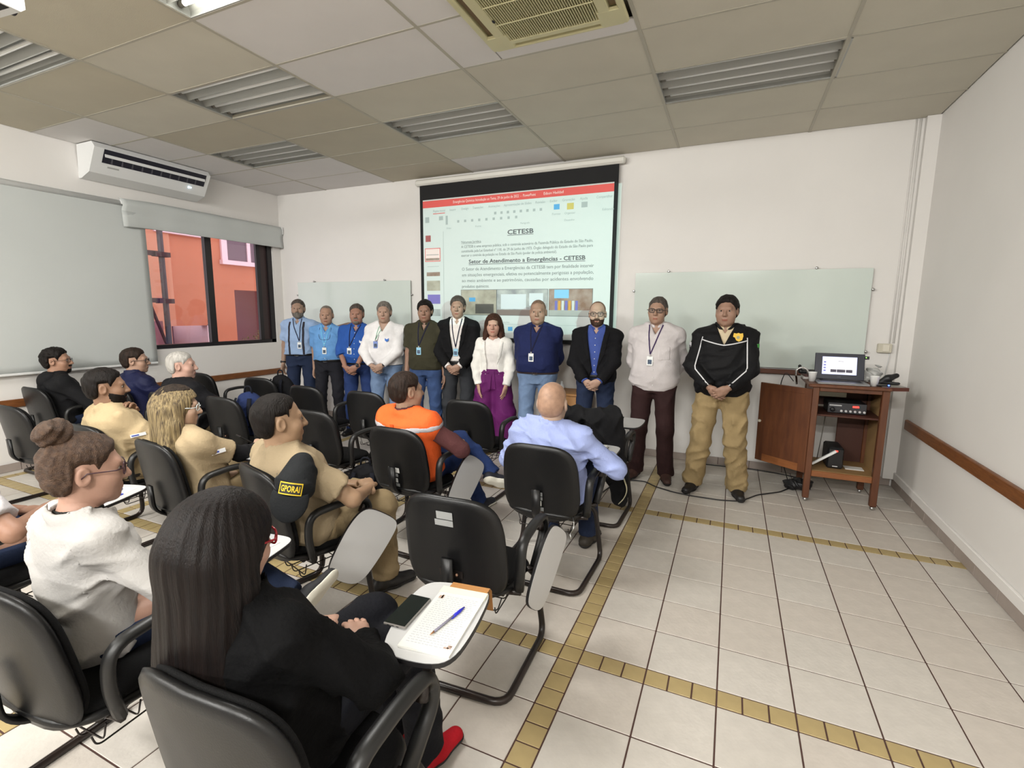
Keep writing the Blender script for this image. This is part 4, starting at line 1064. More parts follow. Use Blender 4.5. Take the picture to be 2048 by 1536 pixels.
    def beard(s, m, full=True, h=.005, th=.006, fat=0.0):
        f = Fld(s.head_prims(fat)[1:7] + [Cone(s.hp(-.017, .088, -.05), s.hp(.017, .088, -.05), .008, .008, .01)], h, .02); f.offset(th)
        def keep(X, Y, Z):
            x, y, z = s.HL(X, Y, Z); ax = np.abs(x)
            chin = z + .078 + .0 * ax; side = np.maximum(z + .020 + .38 * y, -.01 - y) if full else 1.0 + 0 * z
            must = np.maximum(np.maximum(z + .045, -.060 - z), ax - .028)
            gap = np.maximum(np.maximum(ax - .028, z + .045), -.082 - z)
            jaw = np.maximum(z + .055, (.03 - ax))
            c = np.minimum(np.minimum(chin, must), np.minimum(side, jaw) if full else must)
            if not full: c = np.minimum(np.maximum(z + .080, ax - .034), must)
            return np.maximum(c, -.008 - y if full else .03 - y) * s.hs
        f.cut(keep); f.warp(lambda X, Y, Z: .0015 * np.sin(X * 400) * np.sin(Z * 350 + Y * 200)); return sdf_obj('beard', f, m, s.o)
    def glasses(s, m, r=(.024, .017), wire=.0018, lens=True):
        t = empty('glasses'); t.parent = s.o
        for d in (1, -1):
            c = (d * .033, .106, .001); pts = []
            for x, z in superell(r[0], r[1], 3, 20): pts.append(Vector(s.hp(c[0] + x, c[1] - abs(c[0] + x) * .18, c[2] + z)))
            b = MB(); b.tube(pts, wire, 6, 0, 0, True); b.obj('rim', m, t)
            b = MB(); b.tube([Vector(s.hp(d * .056, .096, .006)), Vector(s.hp(d * .081, .075, .006)), Vector(s.hp(d * .086, -.0, .008)), Vector(s.hp(d * .084, -.02, -.012))], wire, 6); b.obj('temple', m, t)
            if lens:
                b = MB(); n = len(pts); cc = sum(pts, Vector()) / n; b.add(pts + [cc], [(i, (i + 1) % n, n) for i in range(n)]); b.obj('lens', M_LENS, t)
        b = MB(); b.tube([Vector(s.hp(-.010, .108, .006)), Vector(s.hp(0, .111, .009)), Vector(s.hp(.010, .108, .006))], wire, 6); b.obj('bridge', m, t)
        return t
    def watch(s, d, m=None, dial=None):
        w, e = s.W[d], s.E[d]; u = unit(w - e); c = w - u * .025
        b = MB(); M = s.frame(c, np.cross(u, s.right) if abs(u @ s.right) < .9 else s.fwd, u)
        b.lathe([(.031, -.01), (.034, -.009), (.034, .009), (.031, .01)], 16, 0, M @ Matrix.Scale(1, 4)); o = b.obj('watch', m or mat('watch_black', (24, 24, 26), rough=.4), s.o)
        b = MB(); hd, pn, _, _ = s.hand[d]; q = c - pn * .032; Md = s.frame(q, -pn, u); b.lathe([(.004, -.002), (.019, -.002), (.019, .005), (.015, .007)], 14, 0, Md @ Matrix.Rotation(-math.pi / 2, 4, 'X')); b.obj('dial', dial or mat('watch_dial', (50, 50, 54), rough=.25), o)
M_LENS = clear('lens', (238, 240, 242), .07)
_shoes = {}
def shoe_mesh(kind, m, sole):
    k = (kind, m.name, sole.name if sole else None)
    if k in _shoes: return _shoes[k]
    hi = kind == 'boot'
    P = [Cone((0, -.045, .045), (0, .06, .045), .040, .043, .02), Cone((0, .06, .040), (.004, .165, .034), .044, .036, .03, (0, 0, 1), .85), Cone((0, -.03, .05), (0, -.005, .13 if hi else .095), .040, .044 if hi else .038, .02)]
    f = Fld(P, .006, .03); f.cut(lambda X, Y, Z: np.maximum(.0 - Z, Z - (.16 if hi else .105)) + 0 * X)
    up = f.copy()
    if sole is not None: up.cut(lambda X, Y, Z: .024 - Z + 0 * X)
    V, Q = up.net(); me = np_mesh('shoe', V, Q, m); ms = None
    if sole is not None:
        g = f.copy().offset(.005); g.cut(lambda X, Y, Z: np.maximum(Z - .028, .001 - Z) + 0 * X); V, Q = g.net(); ms = np_mesh('sole', V, Q, sole)
    _shoes[k] = (me, ms); return me, ms
# ------------------------------------------------------------------ lecture chairs with writing tablets
M_SHELL = mat('black_shell', (17, 17, 18), rough=0.38, spec=0.4, bump=.06, bscale=220)
M_PAD = cloth('black_fabric', (14, 14, 15), rough=.9, bump=.35, bscale=320)
M_PU = mat('black_polyurethane', (24, 24, 24), rough=0.42)
M_FRAME = mat('black_tube', (24, 23, 23), rough=0.32, metal=.2, rgb2=(48, 38, 34), vscale=9)
M_TAB = mat('tablet_white', (198, 198, 198), rough=0.3, var=.015, vscale=6)
M_TABE = mat('tablet_edge', (26, 24, 26), rough=.5)
M_TAGM = mat('asset_tag', (176, 178, 178), rough=.35, metal=.4); M_TAGW = mat('asset_tag_white', (232, 232, 228), rough=.5)
def plate(w, h, th, n, curve, top=1.0, rings=5, seg=44, bulge=0.0):
    """cushion-like plate in the XZ plane (y is its thickness), curved backwards at the sides"""
    b = MB(); out = superell(w, h, n, seg, top); vs = []; fs = []
    def pt(x, z, y): return (x, y + curve * (x / w) ** 2 * w * 1.0, z)
    prof = [(.0, 1.0)] 
    lay = [(1.0, -th * .35), (1.0, th * .35)]
    rr = [(0.0, th * .5 + bulge), (.5, th * .5 + bulge * .8), (.86, th * .48 + bulge * .2), (.965, th * .36), (1.0, 0.0), (.965, -th * .36), (.86, -th * .48), (.5, -th * .5), (0.0, -th * .5)]
    for (s_, y) in rr[1:-1]:
        for (x, z) in out: vs.append(pt(x * s_, z * s_, y))
    m = len(rr) - 2
    for i in range(m - 1):
        for k in range(seg): fs.append((i * seg + k, i * seg + (k + 1) % seg, (i + 1) * seg + (k + 1) % seg, (i + 1) * seg + k))
    vs.append(pt(0, 0, rr[0][1])); vs.append(pt(0, 0, rr[-1][1])); c0, c1 = len(vs) - 2, len(vs) - 1
    for k in range(seg): fs.append((k, (k + 1) % seg, c0)); fs.append(((m - 1) * seg + k, (m - 1) * seg + (k + 1) % seg, c1))
    b.add(vs, fs, 0, True); return b
def xf(b, M): b.v = [tuple(M @ Vector(v)) for v in b.v]; return b
def _cm():
    d = {}
    tilt = Matrix.Translation((0, -.233, .628)) @ Matrix.Rotation(math.radians(-7), 4, 'X').inverted()
    tilt = Matrix.Translation((0, -.233, .628)) @ Matrix.Rotation(math.radians(9), 4, 'X')
    d['backrest'] = xf(plate(.252, .246, .032, 3.6, .16, .92), tilt).mesh('backrest', M_SHELL)
    d['back_pad'] = xf(plate(.239, .233, .03, 3.6, .16, .92, bulge=.008), tilt @ Matrix.Translation((0, .024, 0))).mesh('back_pad', M_PAD)
    seat = Matrix.Translation((0, .0, .425)) @ Matrix.Rotation(math.radians(90 - 3), 4, 'X')
    d['seat_shell'] = xf(plate(.242, .225, .034, 3.6, -.03), seat).mesh('seat_shell', M_SHELL)
    d['seat_pad'] = xf(plate(.23, .212, .036, 3.6, -.03, bulge=.006), seat @ Matrix.Translation((0, .024, 0))).mesh('seat_pad', M_PAD)
    # frame: front legs, floor runners, rear cross tube
    f = MB(); f.tube([(.19, .16, .398), (.245, .19, .34), (.285, .215, .016), (.275, -.29, .016), (-.275, -.29, .016), (-.285, .215, .016), (-.245, .19, .34), (-.19, .16, .398)], .0160, 8, .075)
    d['sled_frame'] = f.mesh('sled_frame', M_FRAME)
    f = MB(); f.tube([(-.2, .16, .4), (.2, .16, .4)], .013, 8); f.tube([(-.2, -.12, .4), (.2, -.12, .4)], .013, 8); f.tube([(-.19, .16, .4), (-.19, -.12, .4)], .013, 8); f.tube([(.19, .16, .4), (.19, -.12, .4)], .013, 8)
    d['under_frame'] = f.mesh('under_frame', M_FRAME)
    f = MB(); f.tube([(0, -.06, .40), (0, -.2, .395), (0, -.265, .45), (0, -.272, .60)], .03, 4, .05, 0, False, .35, 1.2, up=(0, .3, 1)); d['back_bracket'] = f.mesh('back_bracket', M_SHELL)
    f = MB()
    for x in (-.16, -.08, 0, .08, .16): f.tube([(x, .17, .395), (x, .16, .30), (x, -.12, .29), (x, -.13, .33)], .003, 5, .03)
    for y in (.1, 0, -.1): f.tube([(-.18, y, .36), (-.16, y, .295), (.16, y, .295), (.18, y, .36)], .003, 5, .02)
    d['book_basket'] = f.mesh('book_basket', M_FRAME)
    # arm loop on the right: up from the seat, along, and curving down at the front
    f = MB(); f.tube([(.262, -.10, .42), (.276, -.13, .53), (.28, -.12, .655), (.282, .06, .672), (.282, .19, .655), (.278, .21, .56), (.268, .10, .43)], .021, 8, .07, 0, False, 1.15, .85)
    d['arm'] = f.mesh('arm', M_PU)
    d['arm_bracket'] = MB().tube([(.19, -.1, .4), (.27, -.1, .41)], .014, 6).mesh('arm_bracket', M_FRAME); d['arm_bracket2'] = MB().tube([(.19, .1, .4), (.27, .1, .42)], .014, 6).mesh('arm_bracket', M_FRAME)
    d['tablet_hinge'] = MB().tube([(.27, .165, .585), (.27, .17, .60), (.27, .2, .665)], [.02, .018, .011], 8).mesh('tablet_hinge', M_FRAME)
    # tablet: slanted outline, white laminate on a black edge
    out = [(-.125, -.05), (-.105, -.16), (-.06, -.195), (.06, -.2), (.112, -.165), (.128, -.05), (.128, .12), (.115, .175), (.07, .195), (-.07, .195), (-.118, .165), (-.135, .08)]
    def smooth(o, it=2):
        for _ in range(it):
            q = []
            for i in range(len(o)):
                a, b = Vector(o[i]), Vector(o[(i + 1) % len(o)]); q += [tuple(a * .75 + b * .25), tuple(a * .25 + b * .75)]
            o = q
        return o
    out = smooth(out)
    d['tablet_base'] = MB().prism([(x * 1.0, y) for x, y in out], -.014, -.001).mesh('tablet_base', M_TABE)
    d['tablet_top'] = MB().prism([(x * .985, y * .988) for x, y in out], -.001, .001).mesh('tablet_top', M_TAB)
    return d
CM = _cm()
_z = Vector((math.cos(-.2), math.sin(-.2), -.06)).normalized(); _f = Vector((.2, 1, 0)).normalized(); _y = (_f * math.cos(.95) + Vector((0, 0, 1)) * math.sin(.95)); _y = (_y - _y.dot(_z) * _z).normalized(); _x = _y.cross(_z)
FOLD = Matrix((_x, _y, _z)).transposed().to_euler()                # a tablet folded down beside the arm
def chair(x, y, rz=0.0, label='', tablet='up', arms='R', tags=None, zt=.69, bolts=False, tdx=0.0, tdy=0.0, trz=0.0):
    t = empty('lecture_chair', (x, y, 0), rz, label, 'chair', 'black lecture chairs in rows')
    for nm in ('backrest', 'back_pad', 'seat_shell', 'seat_pad', 'sled_frame', 'under_frame', 'back_bracket', 'book_basket'): link(nm, CM[nm], None, t)
    for a in arms:
        s_ = 1 if a == 'R' else -1
        o = link('arm', CM['arm'], None, t); o.scale.x = s_; 
        for nm, k in (('arm_bracket', 'arm_bracket'), ('arm_bracket', 'arm_bracket2'), ('tablet_hinge', 'tablet_hinge')): o = link(nm, CM[k], None, t); o.scale.x = s_
    if tablet:
        e = empty('tablet'); e.parent = t
        if tablet == 'up': e.location = (.205 + tdx, .36 + tdy, zt); e.rotation_euler = (0, 0, trz)
        else: e.location = (.325, .13, .42); e.rotation_euler = FOLD
        link('tablet_base', CM['tablet_base'], None, e); link('tablet_top', CM['tablet_top'], None, e)
    th = math.radians(9); R = Matrix.Translation((0, -.233, .628)) @ Matrix.Rotation(th, 4, 'X')
    def sticker(nm, m, x0, x1, z0, z1, yo=-.0178): 
        b = MB(); b.box(x0, x1, yo - .0008, yo, z0, z1, 0, 0, R); return b.obj(nm, m, t)
    if tags:
        for (nm, m, a) in tags: sticker(nm, m, *a)
    if bolts:
        b = MB(); b.box(-.055, .055, -.021, -.016, -.128, -.095, 0, 0, R); b.obj('bracket_plate', M_FRAME, t)
        for xx in (-.028, .028): q = R @ Vector((xx, -.022, -.112)); MB().sphere(q, .007, 8, 6).obj('bolt', mat('copper_bolt', (168, 132, 110), rough=.4, metal=.6), t)
    return t
R1, R2, R3, R4 = 1.80, .80, -.12, -1.22            # seat rows
T1 = [('asset_tag', M_TAGM, (-.045, .03, .15, .185)), ('asset_tag', M_TAGM, (-.055, .03, .118, .146))]
T2 = [('paper_label', M_TAGW, (-.05, .04, -.07, -.035)), ('asset_tag', M_TAGM, (-.022, .025, -.1, -.078)), ('paper_label', M_TAGW, (-.018, .018, -.142, -.112)), ('asset_tag', M_TAGM, (-.03, .03, -.172, -.15))]
T3 = [('asset_tag', M_TAGM, (-.03, .03, -.075, -.05)), ('asset_tag', M_TAGM, (-.025, .03, -.1, -.08)), ('paper_label', M_TAGW, (-.02, .022, -.14, -.106)), ('asset_tag', M_TAGM, (-.035, .035, -.172, -.148))]
chairs = {}
chairs['fg'] = chair(-.41, R4 + .005, .03, 'black lecture chair under the woman with long black hair', trz=.15)
chairs['ww'] = chair(-1.31, R4, .04, 'black lecture chair under the woman in the white top', trz=.15)
chairs['edge'] = chair(-2.45, R4 + .10, .05, 'black lecture chair at the left edge with an open notebook on its tablet', trz=.3)
chairs['empty'] = chair(-.49, R3 + .01, .06, 'empty black lecture chair nearest the camera with its tablet folded down', 'down', 'R', T1, bolts=True)
chairs['cap'] = chair(-1.46, R3 - .08, -.3, 'black lecture chair with folded tablet under the man with a cap on his shoulder', 'down')
chairs['blonde'] = chair(-2.46, R3, -.12, 'black lecture chair under the woman with streaked blonde hair')
chairs['beard'] = chair(-3.32, R3 + .05, 0, 'black lecture chair under the bearded man in the tan shirt', None)
chairs['far3'] = chair(-4.55, R3 + .15, 0, 'empty black lecture chair by the roller blind behind the bearded man', None)
chairs['bald'] = chair(-.43, R2 + .0, 0, 'black lecture chair with numbered sticker under the bald man in pale blue', 'up', 'R', T3)
chairs['vest'] = chair(-1.43, R2 - .03, -.05, 'black lecture chair with folded tablet under the man in the orange vest', 'down', 'R', T2)
chairs['e22'] = chair(-2.36, R2 + .15, 0, 'empty black lecture chair just behind the head of the balding man in khaki', None)
chairs['e23'] = chair(-3.50, R2 + .22, 0, 'empty black lecture chair with two bolts and a navy backpack on its seat', 'down', 'R', bolts=True)
chairs['grey'] = chair(-4.15, R2 + .12, 0, 'black lecture chair under the white-haired man', None)
chairs['navy'] = chair(-4.92, R2 + .13, 0, 'black lecture chair under the young man in the navy jacket', None)
chairs['hood'] = chair(-5.53, R2 - .24, .0, 'black lecture chair under the man in the black hooded top', None)
chairs['j'] = chair(-.42, R1 + .0, 0, 'black lecture chair with a black jacket hung over its back')
chairs['mid'] = chair(-1.50, R1 + .06, 0, 'empty black lecture chair in front of the woman in purple', None)
chairs['f3'] = chair(-2.60, R1 + .02, 0, 'empty black lecture chair with folded tablet in front of the royal blue shirt', 'down')
chairs['f4'] = chair(-3.36, R1 + .02, 0, 'empty black lecture chair in front of the man in suspenders', None)
chairs['f5'] = chair(-4.30, R1 + .22, .1, 'empty black lecture chair with a black bag beside the wooden wall rail', None, 'L')
chairs['f6'] = chair(-5.24, R1 + .2, -.05, 'empty black lecture chair in front of the white-haired man near the window', None)
q = Matrix.Translation((0, -.233, .628)) @ Matrix.Rotation(math.radians(9), 4, 'X')
me = text_obj('number', '847', .022, mat('ink_black', (20, 20, 20)), q @ Matrix(((1, 0, 0, -.017), (0, 0, -1, -.0192), (0, 1, 0, -.13), (0, 0, 0, 1))), chairs['bald'])
# ------------------------------------------------------------------ lectern and the things on and in it
M_LECT = mat('lectern_wood', (104, 62, 36), rough=.45, rgb2=(82, 46, 28), vscale=3.0, stretch=(9, 9, 1.2))
M_LECT2 = mat('lectern_wood_light', (146, 92, 52), rough=.45, rgb2=(124, 74, 40), vscale=3.0, stretch=(2, 9, 9))
M_PLY = mat('plywood', (150, 118, 76), rough=.7, var=.08, vscale=3)
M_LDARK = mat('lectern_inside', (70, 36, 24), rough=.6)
M_BLK = mat('black_plastic', (22, 22, 24), rough=.45)
lc = empty('lectern', (1.485, 3.03, 0), 0, 'open wooden lectern cabinet carrying a laptop in the corner', 'lectern')
def lx(name, m, x0, x1, y0, y1, z0, z1, bev=.004, par=lc): return bx(name, m, par, x0 - 1.485, x1 - 1.485, y0 - 3.03, y1 - 3.03, z0, z1, bev)
for (a, b, c, d) in ((1.215, 1.265, 2.78, 2.83), (1.705, 1.755, 2.78, 2.83), (1.215, 1.265, 3.23, 3.28), (1.705, 1.755, 3.23, 3.28)):
    lx('leg', M_LECT, a, b, c, d, .035, 1.02)
    g = MB(); g.lathe([(.006, .02), (.006, .045)], 8, 0, Matrix.Translation(((a + b) / 2 - 1.485, (c + d) / 2 - 3.03, 0))); g.sphere(((a + b) / 2 - 1.485, (c + d) / 2 - 3.03, .018), .018, 10, 8); g.obj('caster', M_STEEL, lc)
lx('rail', M_LECT2, 1.265, 1.705, 2.785, 2.82, .235, .285); lx('rail', M_LECT, 1.265, 1.705, 2.785, 2.82, .985, 1.02)
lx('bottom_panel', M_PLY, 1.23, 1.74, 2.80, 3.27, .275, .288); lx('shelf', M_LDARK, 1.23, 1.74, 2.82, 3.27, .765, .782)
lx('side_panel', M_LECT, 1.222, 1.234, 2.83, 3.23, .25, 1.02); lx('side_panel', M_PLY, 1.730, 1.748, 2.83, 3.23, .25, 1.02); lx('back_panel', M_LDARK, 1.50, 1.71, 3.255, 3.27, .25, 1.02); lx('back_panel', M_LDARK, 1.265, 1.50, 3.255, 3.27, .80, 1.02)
lx('top', M_LECT, 1.18, 1.76, 2.755, 3.33, 1.02, 1.048, .006)
b = MB(); P = [(1.70, 2.76), (1.885, 2.83), (1.80, 3.30), (1.70, 3.30)]; b.prism([(x - 1.485, y - 3.03) for x, y in P], 1.022, 1.05); b.obj('side_leaf', mat('lectern_leaf', (84, 40, 28), rough=.4), lc)
b = MB(); b.prism([(x - 1.485, y - 3.03) for x, y in [(1.70, 2.80), (1.86, 2.85), (1.785, 3.27), (1.70, 3.27)]], 1.05, 1.053); b.obj('leaf_inlay', mat('leaf_grey', (150, 148, 140), rough=.35), lc)
# open door, hinged on the left front post
dr = empty('door', (1.215 - 1.485, 2.78 - 3.03, 0)); dr.parent = lc; dr.rotation_euler = (0, 0, math.pi - math.atan2(.28, .378))
bx('door_panel', M_LECT, dr, .0, .47, -.012, .012, .26, 1.0, .003); bx('door_edging', M_LECT2, dr, .06, .40, -.016, -.011, .262, .33, .002); bx('door_edging', M_LECT2, dr, .06, .40, .011, .016, .262, .33, .002)
bx('door_edging', M_LECT, dr, .06, .40, .011, .015, .95, .998, .002)
for sd in (-1, 1): MB().lathe([(.006, 0), (.01, .004), (.014, .016), (.012, .026), (.004, .03)], 14, 0, Matrix.Translation((.44, sd * .012, .64)) @ Matrix.Rotation(-sd * math.pi / 2, 4, 'X')).obj('knob', mat('knob_cream', (208, 200, 182), rough=.4), dr)
# laptop
lp = empty('laptop', (1.43, 2.90, 1.048), 0, 'open black laptop with a glowing slide on the lectern', 'laptop')
bx('base', mat('laptop_silver', (150, 150, 152), rough=.35, metal=.5), lp, -.185, .185, -.12, .11, 0, .016, .004); bx('keyboard', M_BLK, lp, -.15, .15, -.03, .09, .016, .0175)
scr = empty('display', (0, .105, .02)); scr.parent = lp; scr.rotation_euler = (math.radians(-14), 0, 0)
bx('bezel', mat('laptop_bezel', (40, 42, 54), rough=.4), scr, -.185, .185, 0, .008, 0, .232, .004)
def sc_(nm, rgb, e, x0, x1, z0, z1, lift): bx(nm, mat('lap_%d_%d_%d' % rgb, rgb, rough=.4, emit=rgb, estr=e), scr, x0, x1, -lift - .0004, -lift, z0, z1)
sc_('screen', (196, 202, 246), .9, -.128, .128, .045, .2, .0005); sc_('slide', (246, 246, 250), .95, -.07, .105, .06, .172, .0012)
for x0, x1 in ((-.066, -.02), (-.018, .046), (.05, .098)): sc_('slide_photo', (66, 62, 76), .4, x0, x1, .063, .09, .0018)
sc_('slide_line', (200, 170, 170), .7, -.055, .09, .122, .126, .0018); sc_('slide_line', (120, 120, 130), .7, -.01, .03, .158, .164, .0018)
for k in range(4): sc_('thumbnail', (120, 122, 170), .6, -.118, -.1, .07 + .025 * k, .083 + .025 * k, .0012)
text_obj('brand_mark', 'ASUS', .012, mat('lap_mark', (110, 112, 120)), WALL_M(-.012, -.0006, .02), scr)
b = MB(); b.box(.185, .215, .0, .02, .19, .215); o = b.obj('usb_plug', M_BLK, scr); MB().sphere((.192, -.002, .203), .004, 6, 5).obj('plug_light', mat('led_green', (120, 255, 90), emit=(140, 255, 90), estr=4), o)
def cup(x, y, z, label, k=1.0):
    b = MB(); b.lathe([(.0005, .002), (.024, .0), (.034, .08), (.0355, .082), (.0345, .083), (.0325, .08), (.023, .004), (.0005, .004)], 22, 0, Matrix.Scale(k, 4), False); o = b.obj('cup', mat('cup_white', (236, 236, 234), rough=.4)); o.location = (x, y, z); tag(o, label, 'cup', 'disposable cups')
cup(1.222, 2.93, 1.049, 'white plastic cup on the lectern left of the laptop'); cup(1.652, 2.84, 1.049, 'white plastic cup on the lectern right of the laptop')
# things behind the laptop
f = Fld([Ell((0, 0, .05), (.075, .05, .05), None, .02), Ell((.05, .01, .09), (.05, .03, .05), None, .02), Ell((-.05, 0, .085), (.04, .03, .045), None, .02)], .007); f.warp(folds(8, .03, .06)); f.cut(lambda X, Y, Z: .001 - Z + 0 * X)
V, Q = f.net(); o = link('plastic_bag', np_mesh('plastic_bag', V, Q, mat('bag_film', (222, 222, 218), rough=.25, trans=.35))); o.location = (1.66, 3.12, 1.049); tag(o, 'crumpled translucent plastic bag behind the laptop on the lectern', 'bag')
f = Fld([Cone((0, 0, .02), (.05, 0, .05), .02, .028, .02), Cone((.05, 0, .05), (.11, .02, .075), .028, .02, .02), Cone((-.06, 0, .014), (.12, -.02, .012), .014, .012, .01)], .006); f.cut(lambda X, Y, Z: .001 - Z + 0 * X); V, Q = f.net()
o = link('clip_stand', np_mesh('clip_stand', V, Q, M_BLK)); o.location = (1.73, 3.0, 1.052); tag(o, 'black clip stand lying on the lectern leaf beside the plastic bag', 'stand')
o = MB().box(-.05, .05, -.03, .03, 0, .008, 0, .003).obj('usb_hub', M_BLK); o.location = (1.71, 2.84, 1.054); tag(o, 'small black device with a blue light on the lectern edge', 'device'); MB().sphere((.035, -.025, .009), .006, 8, 6).obj('light', mat('led_blue', (60, 90, 255), emit=(50, 80, 255), estr=14), o)
o = MB().box(-.1, .06, -.09, .09, 0, .022, 0, .002).obj('book', mat('book_pages', (196, 192, 188), rough=.7)); o.location = (1.27, 3.16, 1.049); tag(o, 'grey book lying at the bottom of the pile on the lectern', 'book', 'books on the lectern')
o = MB().box(-.1, .06, -.09, .09, 0, .02, 0, .002).obj('book', mat('book_brown', (92, 60, 56), rough=.6)); o.location = (1.275, 3.16, 1.0715); o.rotation_euler = (0, 0, .08); tag(o, 'dark brown book lying on top of the pile on the lectern', 'book', 'books on the lectern')
f = Fld([Cone((-.1, 0, .02), (.1, 0, .02), .018, .014, .01), Cone((-.1, 0, .02), (-.11, 0, .07), .012, .014, .02)], .005); f.cut(lambda X, Y, Z: .001 - Z + 0 * X); V, Q = f.net(); o = link('stapler', np_mesh('stapler', V, Q, M_BLK)); o.location = (1.25, 3.12, 1.0917); tag(o, 'black stapler lying on the book pile', 'stapler')
o = MB().tube([(0, 0, 0), (-.015, 0, .13), (.03, 0, .16), (.075, 0, .14), (.085, 0, .09)], .009, 10, .04).obj('chrome_hook', mat('chrome', (210, 210, 212), rough=.12, metal=1)); o.location = (1.12, 3.05, 1.0); tag(o, 'bent chrome tube hooked over the left end of the lectern', 'handle')
# inside
am = empty('mixer_amplifier', (1.50, 2.93, .782), 0, 'black mixer amplifier with knobs and a red display on the lectern shelf', 'amplifier')
bx('case', M_BLK, am, -.14, .14, 0, .22, .003, .095, .004); bx('front_panel', mat('amp_panel', (52, 52, 56), rough=.4), am, -.14, .14, -.006, 0, .006, .093, .002)
for k in range(6): MB().lathe([(.011, 0), (.010, .014), (.004, .015)], 12, 0, Matrix.Translation((-.04 + .033 * k, -.006, .026)) @ Matrix.Rotation(math.pi / 2, 4, 'X')).obj('knob', mat('amp_knob', (196, 196, 196), rough=.35), am)
MB().lathe([(.02, 0), (.018, .016), (.006, .018)], 14, 0, Matrix.Translation((-.105, -.006, .035)) @ Matrix.Rotation(math.pi / 2, 4, 'X')).obj('knob', M_BLK, am)
bx('display', mat('amp_red', (255, 60, 50), emit=(255, 40, 34), estr=5), am, .04, .085, -.0075, -.006, .06, .074); bx('label_strip', mat('amp_label', (190, 190, 190)), am, -.13, -.04, -.0075, -.006, .066, .076); MB().sphere((.127, -.008, .026), .005, 8, 6).obj('light', mat('led_green', 0), am)
o = bx('power_strip', mat('strip_cream', (196, 192, 172), rough=.5), None, 1.30, 1.52, 3.10, 3.16, .90, .945, .004); tag(o, 'cream power strip fixed inside the lectern above the amplifier', 'power strip')
up_ = empty('ups', (1.455, 2.98, .288), 0, 'black power supply box with a red light at the bottom of the lectern', 'power supply')
bx('case', M_BLK, up_, -.062, .062, -.06, .2, 0, .19, .014); bx('front', mat('ups_front', (30, 30, 32), rough=.25), up_, -.055, .055, -.068, -.06, .01, .18, .008); bx('light', mat('led_red', (255, 70, 60), emit=(255, 50, 40), estr=4), up_, -.012, .012, -.0695, -.068, .155, .168); bx('mark', mat('ups_mark', (220, 220, 220)), up_, -.02, .02, -.0695, -.068, .022, .028)
o = MB().box(-.11, .11, -.012, .012, -.01, .01, 0, .002).obj('loose_panel', M_WHITEP); o.location = (1.365, 2.9, .385); o.rotation_euler = (0, math.radians(-38), 0); tag(o, 'white panel leaning inside the lectern against the power supply', 'panel')
o = MB().box(-.07, .07, -.05, .05, 0, .006, 0, .001).obj('papers', mat('paper', (226, 224, 218), rough=.8)); o.location = (1.61, 3.0, .2885); tag(o, 'loose papers on the bottom of the lectern', 'paper')
def cable(name, pts, r, m, label):
    b = MB(); b.tube(pts, r, 6, .04); o = b.obj(name, m); tag(o, label, 'cable'); return o
M_CABLE = mat('cable_black', (34, 32, 34), rough=.5)
CB = [(-0.424, 2.205), (-0.366, 2.572), (-0.27, 2.65), (-0.12, 2.675), (-0.012, 2.574), (0.149, 2.50), (0.30, 2.47), (0.554, 2.47), (0.72, 2.52), (0.864, 2.755), (1.057, 2.93), (1.202, 3.174)]
cable('cable', [(x, y, .007) for x, y in CB], .0055, M_CABLE, 'black cable running across the floor in front of the standing men to the lectern')
cable('cable', [(x, y, .007) for x, y in [(.357, 3.521), (.583, 3.534), (.826, 3.56), (1.058, 3.53), (1.277, 3.45)]], .0055, M_CABLE, 'black cable along the skirting behind the man in the black jacket')
cable('cable', [(1.36, 3.2, .29), (1.37, 3.15, .5), (1.40, 3.22, .78)], .004, mat('cable_grey', (120, 116, 108)), 'grey cable hanging inside the lectern')
cable('cable', [(1.10, 3.1, 1.02), (1.03, 3.1, 1.11), (1.0, 3.12, 1.0), (1.02, 3.2, .4), (1.15, 3.3, .02)], .004, M_CABLE, 'thin cable looping down the left side of the lectern')
f = Fld([Ell((0, 0, .05), (.11, .08, .05), None, .02), Ell((.08, .03, .04), (.06, .05, .04), None, .02)], .008); f.warp(folds(4, .02, .06)); f.cut(lambda X, Y, Z: .001 - Z + 0 * X); V, Q = f.net(); o = link('power_adapter_bag', np_mesh('bag', V, Q, M_BLK)); o.location = (1.2, 3.1, 0); tag(o, 'crumpled black bag on the floor under the lectern', 'bag')
# small wooden cabinet behind the woman, with a bottle
cb = empty('side_cabinet', (-1.16, 3.36, 0), 0, 'low light brown wooden cabinet against the wall behind the standing people', 'cabinet')
bx('body', mat('cabinet_wood', (170, 124, 74), rough=.5, rgb2=(150, 104, 58), vscale=3, stretch=(6, 6, 1)), cb, -.24, .24, -.2, .2, 0, .70, .004); bx('top', mat('cabinet_wood', 0), cb, -.26, .26, -.22, .2, .70, .725, .004)
b = MB(); b.lathe([(.0, 0), (.028, .0), (.03, .06), (.014, .09), (.012, .115), (.0, .116)], 14, cap=False); o = b.obj('bottle', mat('bottle_white', (224, 228, 230), rough=.3)); o.location = (-1.2, 3.3, .7255); tag(o, 'small white bottle on the brown cabinet beside the man in navy', 'bottle')

